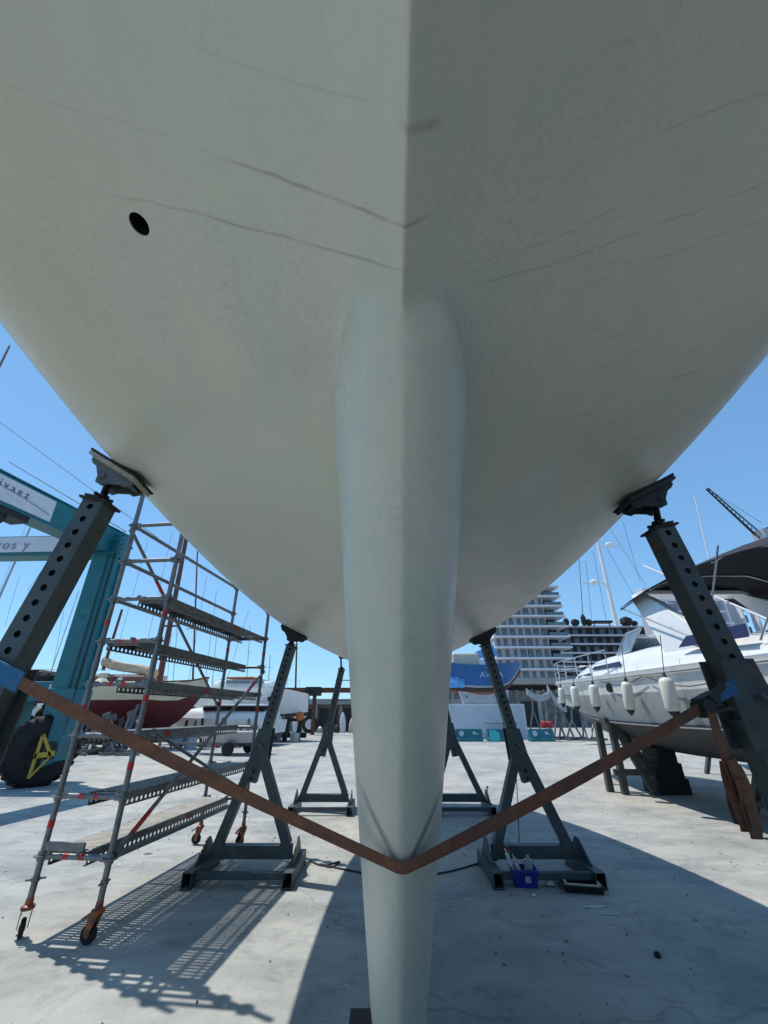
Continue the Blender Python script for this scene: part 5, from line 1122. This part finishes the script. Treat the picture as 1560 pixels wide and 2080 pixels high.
q = at(998, 1368, 36.2); text('AWLA', M['letter'], bb, (0, 0, 0), (R(90), 0, R(90)), .62, spacing=1.1).location = (1.84, q.x - bx, q.z - .1)
b = MB(); b.path([(1.84, q.x - bx - .35, q.z + .42), (1.84, q.x - bx, q.z + .7), (1.84, q.x - bx + .35, q.z + .42)], .05, 5); b.build('emblem', M['letter'], bb)
b = MB(); b.box((0, f(945), zb_ + .5), (2.0, 2.2, 1.0)); b.build('wheelhouse', M['beige'], bb, bevel=.15)
b = MB(); b.box((0, f(985), zb_ + .3), (1.8, 1.6, .6)); b.build('hatch_cover', M['white_gel'], bb, bevel=.1)
tp = thing('tarpaulin', 'crumpled light blue tarpaulin over the left end of the blue boat', 'tarpaulin', (bx + f(895), 37.2, zk))
b = MB(); rr = []
for i in range(12):
    t = i / 11; rr.append([Vector((bx + f(880) + (f(935) - f(880)) * t, 38 + 1.75 * math.cos(a), zk + .15 + (1.55 - .5 * t + .12 * math.sin(i * 2.2 + a * 3)) * max(0, math.sin(a)) ** .7)) for a in [math.pi * k / 10 for k in range(11)]])
b.loft(rr); b.build('sheet', M['blue_tarp'], tp, world=True, smooth='all')
tp2 = thing('tarpaulin', 'pale blue tarpaulin tent above the deck of the blue boat', 'tarpaulin', (bx + f(975), 38, zb_))
b = MB(); a0, a1, a2, a3 = at(955, 1330, 38), at(1000, 1308, 38), at(1012, 1330, 38), at(975, 1345, 38)
b.prism([a0, a3, a2, a1], (0, 1.2, 0)); b.build('sheet', M['blue_tarp'], tp2, world=True)
b = MB(); q = at(993, 1340, 37.4); b.box(q, (.9, .8, .45)); tag(b.build('violet_cover', mat('violet_cloth', (.15, .12, .55), .8, 0, .2, 6), bevel=.08), 'small violet cloth bundle on the deck of the blue boat', 'cloth bundle')
b = MB()
for x in (f(900), f(1035)):
    for sg in (-1, 1): b.beam((sg * 1.9, x, 0), (sg * 1.2, x, zk), .16, .16)
b.beam((0, f(900), 0), (0, f(900), zk), .3, .3); b.beam((0, f(1030), 0), (0, f(1030), zk), .3, .3)
b.build('shores', M['galv'], bb, kind='stuff')

# stored yellow-grey stands pile on the right
for px, py, rz, h, lb in ((1090, 1500, .3, 3.0, 'tall empty grey stand right of the second right stand'), (1118, 1502, 1.0, 2.9, 'tall empty grey stand behind the teal barrier end'), (1138, 1503, .5, 2.4, 'grey stand in the middle of the right pile'), (1152, 1503, 2.2, 2.9, 'tall crossed grey stand in the right pile'), (1168, 1504, .1, 1.9, 'grey stand under the covered dinghy, left one'), (1190, 1504, 1.4, 1.7, 'grey stand under the covered dinghy, middle one'), (1212, 1504, .6, 1.7, 'grey stand under the covered dinghy, right one')):
    x, y = ground_at(px, py); mini_stand(x, y, rz, h, lb)
for k, (p, q_, lb) in enumerate((((1070, 1405), (1115, 1412), 'curved grey saddle beam on the left of the stacked stands'), ((1112, 1398), (1150, 1440), 'steeply tilted grey saddle beam on the stacked stands'), ((1140, 1410), (1172, 1420), 'short grey saddle beam behind the fenders'))):
    A1, B1_ = at(*p, 31), at(*q_, 31); b = MB(); rr = []
    for i in range(9):
        t = i / 8; c_ = A1.lerp(B1_, t) - Vector((0, 0, .3 * math.sin(math.pi * t))); rr.append([c_ + Vector((0, dy, dz)) for dy, dz in ((-.12, -.2), (.12, -.2), (.12, .2), (-.12, .2))])
    b.loft(rr, closed=True, caps=True)
    tag(b.build('saddle_beam', M['cradle_grey'], bevel=.02), lb, 'saddle beam', 'saddle beams stored on the stands')
dn = thing('covered_dinghy', 'small white covered dinghy lying behind the motor cruiser bow', 'dinghy', (at(1215, 1450, 28).x, 28, 0), R(88))
boat_hull('hull', dn, interp_st([(-1.9, [(0, 1.75), (.6, 1.85), (.75, 2.3)]), (.6, [(0, 1.75), (.6, 1.85), (.78, 2.3)]), (2.3, [(0, 2.2), (.05, 2.25), (.15, 2.5)])], 10), [M['white_gel']], [0, 0])
b = MB(); b.box((0, .9, 2.45), (.7, .6, .3)); b.build('orange_cushion', M['orange_cover'], dn, bevel=.08)

# ---------------------------------------------------------------- quay wall and apartment blocks
qw = thing('quay_wall', 'long rough brown wall under a pale concrete ledge, below the apartments', 'wall', (30, 62, 0))
zq = at(1100, 1376, 60).z; zg = at(1100, 1389, 60).z
wbox(qw, 'wall', (34, 64, (zg - .7) / 2), (64, 3, zg - .7), 'wall_rough'); wbox(qw, 'dark_gap', (34, 64.5, zg - .35), (64, 3, .7), 'b_dark'); wbox(qw, 'ledge', (34, 63, (zq + zg) / 2), (64.4, 5, zq - zg), 'b_conc')
for i in range(22): wbox(qw, 'pier', (3.5 + i * 2.9, 62.4, (zg - .7) / 2), (.5, .4, zg - .7), 'b_conc')
for i in range(6): wbox(qw, 'doorway', (8 + i * 5.8, 62.47, 1.6), (2.2, .1, 3.0), 'b_dark')
def block(label, x0, x1, Y, z0, floors, fh, cols, recess_right=3.5, steps=None, slab_t=.5, wall='b_wall', lean=0):
    t = thing('apartment_block', label, 'apartment block', ((x0 + x1) / 2, Y, 0))
    W2 = x1 - x0
    wbox(t, 'core', ((x0 + x1 - recess_right) / 2, Y + 7, z0 + floors * fh / 2 - 1), (W2 - recess_right, 13, floors * fh + 2), wall)
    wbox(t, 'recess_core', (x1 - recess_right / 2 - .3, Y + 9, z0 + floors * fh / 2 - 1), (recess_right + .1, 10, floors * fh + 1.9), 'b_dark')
    wn = None; fr = None
    wbox(t, 'plinth', ((x0 + x1) / 2, Y + 6, z0 / 2 - .5), (W2, 11, z0 - 1), 'b_conc')
    cw = (W2 - recess_right) / cols; rnd = random.Random(int(Y))
    for k in range(floors + 1):
        ex = (steps(k) if steps else .6); z = z0 + k * fh
        b = MB(); b.box(((x0 + x1 + ex) / 2 - .2, Y + 5.6, z), (W2 + ex + .4, 14, slab_t)); b.build('balcony_slab', M['b_slab'], t, world=True)
        if k == floors: break
        for c in range(cols):
            r = rnd.random(); ww = cw * (.62 if r < .35 else (.42 if r < .8 else .3))
            if wn is None:
                b = MB(); b.box((0, 0, 0), (1, .12, 1)); wn = b.build('window', M['b_glass'], t); o = wn
                b = MB()
                for q, sz in (((-.5, 0, 0), (.05, .16, 1)), ((.5, 0, 0), (.05, .16, 1)), ((0, 0, .5), (1.05, .16, .04)), ((.02, 0, 0), (.035, .15, 1))): b.box(q, sz)
                fr = b.build('frame', M['b_dark'], wn)
            else:
                o = wn.copy(); sc.collection.objects.link(o); g2 = fr.copy(); sc.collection.objects.link(g2); g2.parent = o
            o.scale = (ww, 1, fh * .68); o.location = (x0 + cw * (c + .5) + rnd.uniform(-.2, .2) * cw * .3 - t.location.x, .42 + 0, z + slab_t / 2 + fh * .40)
        b = MB(); b.box((x1 - recess_right / 2 + ex / 2 - .2, Y - .9, z + slab_t / 2 + .55), (recess_right + ex * .8, .06, 1.0)); b.build('balustrade', M['b_bal'], t, world=True)
    return t
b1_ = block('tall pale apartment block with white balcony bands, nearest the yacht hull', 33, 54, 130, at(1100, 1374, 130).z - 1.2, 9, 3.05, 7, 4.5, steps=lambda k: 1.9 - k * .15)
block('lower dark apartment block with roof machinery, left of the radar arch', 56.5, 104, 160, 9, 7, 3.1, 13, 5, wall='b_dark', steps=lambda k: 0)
zr = 9 + 7 * 3.1
rf = thing('roof_plant', 'dark roof machinery and planting on the lower apartment block', 'roof machinery', (75, 160, zr))
for px, w_, h_ in ((1150, 2.2, 2.8), (1168, 3.2, 2.4), (1186, 2.0, 4.2), (1196, 2.4, 2.4), (1222, 7.0, .7), (1272, 4.6, 3.2), (1288, 2.5, 1.8)):
    x = at(px, 1265, 158).x
    if h_ > 1: b = MB(); b.lathe((x, 158, zr + .2), (0, 0, 1), [(0, w_ * .3), (h_ * .3, w_ * .5), (h_ * .75, w_ * .45), (h_, w_ * .15)], 7)
    else: b = MB(); b.box((x, 158, zr + 1.4), (w_, 3, h_)); b.box((x - w_ * .4, 158, zr + .7), (.3, .3, 1.4)); b.box((x + w_ * .4, 158, zr + .7), (.3, .3, 1.4))
    b.build('plant_unit', M['dark_mach'], rf, world=True)
# white gridded block
gb = thing('apartment_block', 'white gridded balcony block glimpsed under the black bimini', 'apartment block', (90, 125, 0))
gx0, gx1 = at(1332, 1300, 125).x, at(1500, 1300, 125).x; gz1 = at(1360, 1196, 125).z
wbox(gb, 'core', ((gx0 + gx1) / 2 + 6, 133, gz1 / 2 - 2), (gx1 - gx0, 12, gz1 - 4), 'b_wall')
for k in range(9):
    z = gz1 - k * 3.4; wbox(gb, 'balcony_slab', ((gx0 + gx1) / 2 + .8 * (k % 2), 126.5, z), (gx1 - gx0, 3, .55), 'b_slab')
    for c in range(7): wbox(gb, 'window', (gx0 + 4 + c * 4.3, 127.5, z - 1.7), (2.0, .3, 2.1), 'b_glass')
for c in range(8): wbox(gb, 'fin', (gx0 + 1.8 + c * 4.3, 126, gz1 / 2), (.4, 2.6, gz1), 'b_slab')

# ---------------------------------------------------------------- small things on the concrete
def gpt(px, py): x, y = ground_at(px, py); return Vector((x, y, 0))
q = gpt(1073, 1806); cr0 = thing('crate', 'small royal blue plastic crate in front of the right stand base', 'crate', (q.x, q.y + .1, 0), R(-6))
b = MB(); b.loft([[(sx * w_, sy * d_, z) for sx, sy in ((-1, -1), (1, -1), (1, 1), (-1, 1))] for z, w_, d_ in ((0, .11, .08), (.12, .125, .1), (.122, .135, .11), (.15, .135, .11), (.15, .12, .095), (.02, .1, .075))], closed=True, caps=True); b.build('box', M['crate'], cr0)
b = MB(); b.box((.02, -.102, .075), (.055, .01, .05)); b.build('label', M['sign_grey'], cr0)
for x, y, r, h, m_, lb in ((-.07, .02, .02, .3, 'paper', 'white caulking tube with a red end standing in the blue crate'), (-.02, -.03, .022, .26, 'beige', 'beige tube leaning in the blue crate'), (.05, .0, .045, .23, 'alloy', 'grey tin in the blue crate')):
    b = MB(); b.lathe((q.x + x, q.y + .1 + y, .02), (-.35 if x < 0 else .05, 0, 1), [(0, r), (h * .85, r), (h * .86, r * .4), (h, r * .3)], 12); tag(b.build('tube' if x < .04 else 'tin', M[m_], smooth=True), lb, 'tube' if x < .04 else 'tin')
b = MB(); b.lathe((q.x - .125, q.y + .1 + .02, .27), (-.35, 0, 1), [(0, .012), (.05, .006)], 8); tag(b.build('nozzle', M['red']), 'red nozzle at the top of the white caulking tube', 'nozzle')
q2 = gpt(1182, 1806); tr2 = thing('tray', 'black oil tray with a pale rim beneath the right stand crossbeam', 'tray', (q2.x, q2.y, 0), R(-12))
b = MB(); b.loft([[(sx * w_, sy * d_, z) for sx, sy in ((-1, -1), (1, -1), (1, 1), (-1, 1))] for z, w_, d_ in ((0, .17, .13), (.06, .2, .155), (.06, .185, .14), (.015, .155, .115))], closed=True, caps=True); b.build('pan', M['rubber'], tr2)
b = MB()
for s_ in ((0, -.12, .30, .02), (0, .12, .30, .02), (-.16, 0, .02, .24), (.16, 0, .02, .24)): b.box((s_[0], s_[1], .066), (s_[2], s_[3], .012))
b.build('rim', M['beige'], tr2)
for px, py, s_, lb in ((1118, 1800, .05, 'crumpled white paper right of the blue crate'), (1132, 1793, .035, 'small crumpled white scrap right of the larger paper'), (1057, 1722, .04, 'small white cup on the right stand crossbeam'), (1085, 1822, .02, 'tiny pale scrap just below the blue crate')):
    q = gpt(px, py) if 'cup' not in lb else Vector((1.45, 5.92, .27)); b = MB(); rnd = random.Random(px)
    rr = []
    for j in range(6):
        ph = math.pi * j / 5; rr.append([q + Vector((s_ * math.sin(ph) * math.cos(a) * rnd.uniform(.7, 1.3), s_ * math.sin(ph) * math.sin(a) * rnd.uniform(.7, 1.3), s_ * .6 * (1 - math.cos(ph)) + .002)) for a in [2 * math.pi * k / 8 for k in range(8)]])
    b.loft(rr, closed=True, caps=True); tag(b.build('paper_cup' if 'cup' in lb else 'paper_scrap', M['paper']), lb, 'cup' if 'cup' in lb else 'litter')
q = gpt(1336, 1944); b = MB(); b.lathe((q.x, q.y, 0), (.1, 0, 1), [(0, .02), (.012, .026), (.03, .012)], 7); tag(b.build('pebble', M['rubber']), 'small dark pebble alone on the shaded concrete at lower right', 'pebble')
q = gpt(990, 1612); b = MB(); b.tube((q.x, q.y, 0), (q.x + .01, q.y, .1), .008, 6); b.lathe((q.x + .01, q.y, .1), (0, 0, 1), [(0, .02), (.03, .03), (.045, .01)], 8); tag(b.build('ground_peg', M['cable']), 'small dark peg standing on the concrete right of the far right stand', 'peg')
# chain / cable between stand bases
def cable(label, pts, r=.009):
    P = []
    for i in range(len(pts) - 1):
        for k in range(6): P.append(Vector((cr(i + k / 6, range(len(pts)), [p[0] for p in pts]), cr(i + k / 6, range(len(pts)), [p[1] for p in pts]), r)))
    P.append(Vector((pts[-1][0], pts[-1][1], r))); b = MB(); b.path(P, r, 6); tag(b.build('cable', M['cable'], smooth=True), label, 'cable')
cable('black cable running over the concrete from the left stand base to the keel', [tuple(gpt(*p))[:2] for p in ((630, 1750), (655, 1760), (690, 1752), (672, 1763), (650, 1757), (700, 1768), (760, 1778), (810, 1780))])
cable('black cable running over the concrete from the keel to the right stand base', [tuple(gpt(*p))[:2] for p in ((830, 1782), (885, 1777), (930, 1768), (985, 1752), (1010, 1748))])
b = MB(); b.tube((1.52, 5.86, .3), (1.60, 5.93, 1.05), .005, 5); tag(b.build('hanging_cord', M['cable']), 'thin dark cord hanging inside the second right stand', 'cord')
b = MB(); b.lathe((1.98, 1.72, 1.72), (.25, 0, -1), [(0, .02), (.02, .04), (.24, .04), (.27, .02)], 12); tag(b.build('red_canister', M['red'], smooth=True), 'dull red canister hanging from the nearest right stand', 'canister')
# dark stains and paint spots on the concrete
st_m = mat('dried_paint_spill', (.5, .53, .55), .8, 0, .2, 20)
for k, (px, py, w_, h_) in enumerate(((1210, 1842, .16, .03), (1150, 1812, .1, .02), (1240, 1858, .12, .018), (1300, 1830, .05, .015))):
    q = gpt(px, py); rnd = random.Random(k); b = MB(); n = 14
    b.add([(q.x + w_ * math.cos(2 * math.pi * i / n) * rnd.uniform(.5, 1.1), q.y + h_ * math.sin(2 * math.pi * i / n) * rnd.uniform(.5, 1.2), .004) for i in range(n)], [tuple(range(n))])
    tag(b.build('paint_spill', st_m), None, None, kind='structure')

# unseen boat added beside the viewer to darken the yacht's right side
nb = thing('motorboat', 'unseen navy hulled boat added on the right to darken the yacht hull', 'motorboat', (6.6, -8.6, 0))
K7 = [(0, [(0, .7), (1.5, 1.3), (2.0, 2.2), (2.05, 3.2)]), (7, [(0, .7), (1.5, 1.3), (2.0, 2.3), (2.1, 3.3)]), (10, [(0, 1.1), (1.0, 1.8), (1.5, 2.6), (1.6, 3.45)]), (12, [(0, 2.3), (.05, 2.6), (.15, 3.2), (.25, 3.6)])]
boat_hull('hull', nb, interp_st(K7, 16), [M['dark_bottom'], M['navy_plastic']], [0, 1, 1])
b = MB(); b.loft([coach(*q) for q in ((.5, 1.7, 1.0, 3.2), (6, 1.6, 1.1, 3.3), (8.5, 1.1, .5, 3.4))][::-1], caps=True); b.build('cabin', M['white_gel'], nb, smooth=True)
for yy in (2, 5, 8):
    b = MB(); b.box((0, yy, .4), (.6, .5, .8)); b.build('keel_block', M['wood_block'], nb)
    for sx in (-1, 1): b = MB(); b.beam((sx * 1.8, yy, 0), (sx * 1.2, yy, 1.3), .13, .13); b.build('prop', M['trestle'], nb)

rnd = random.Random(11); spots = MB()
for k in range(260):
    X_ = rnd.uniform(-5, 6); Y_ = rnd.uniform(2.6, 14); r_ = rnd.uniform(.004, .022) * (1 if k % 9 else 2.2); n = 7; a0 = rnd.random() * 6
    spots.add([(X_ + r_ * math.cos(a0 + 2 * math.pi * i / n) * rnd.uniform(.6, 1.3), Y_ + r_ * math.sin(a0 + 2 * math.pi * i / n) * rnd.uniform(.6, 1.3), .003) for i in range(n)], [tuple(range(n))], k % 2)
tag(spots.build('paint_drips', [mat('dark_drips', (.1, .1, .1), .8), mat('pale_drips', (.55, .57, .58), .8)]), None, None, kind='stuff')
grit = MB()
for k in range(420):
    X_ = rnd.uniform(-5, 6); Y_ = rnd.uniform(2.4, 12); r_ = rnd.uniform(.003, .009); grit.lathe((X_, Y_, 0), (rnd.uniform(-.3, .3), rnd.uniform(-.3, .3), 1), [(0, r_), (r_, r_ * .9), (r_ * 1.7, r_ * .3)], 5)
tag(grit.build('grit', mat('grit_stone', (.16, .15, .14), .9, 0, .4, 5)), None, None, kind='stuff')
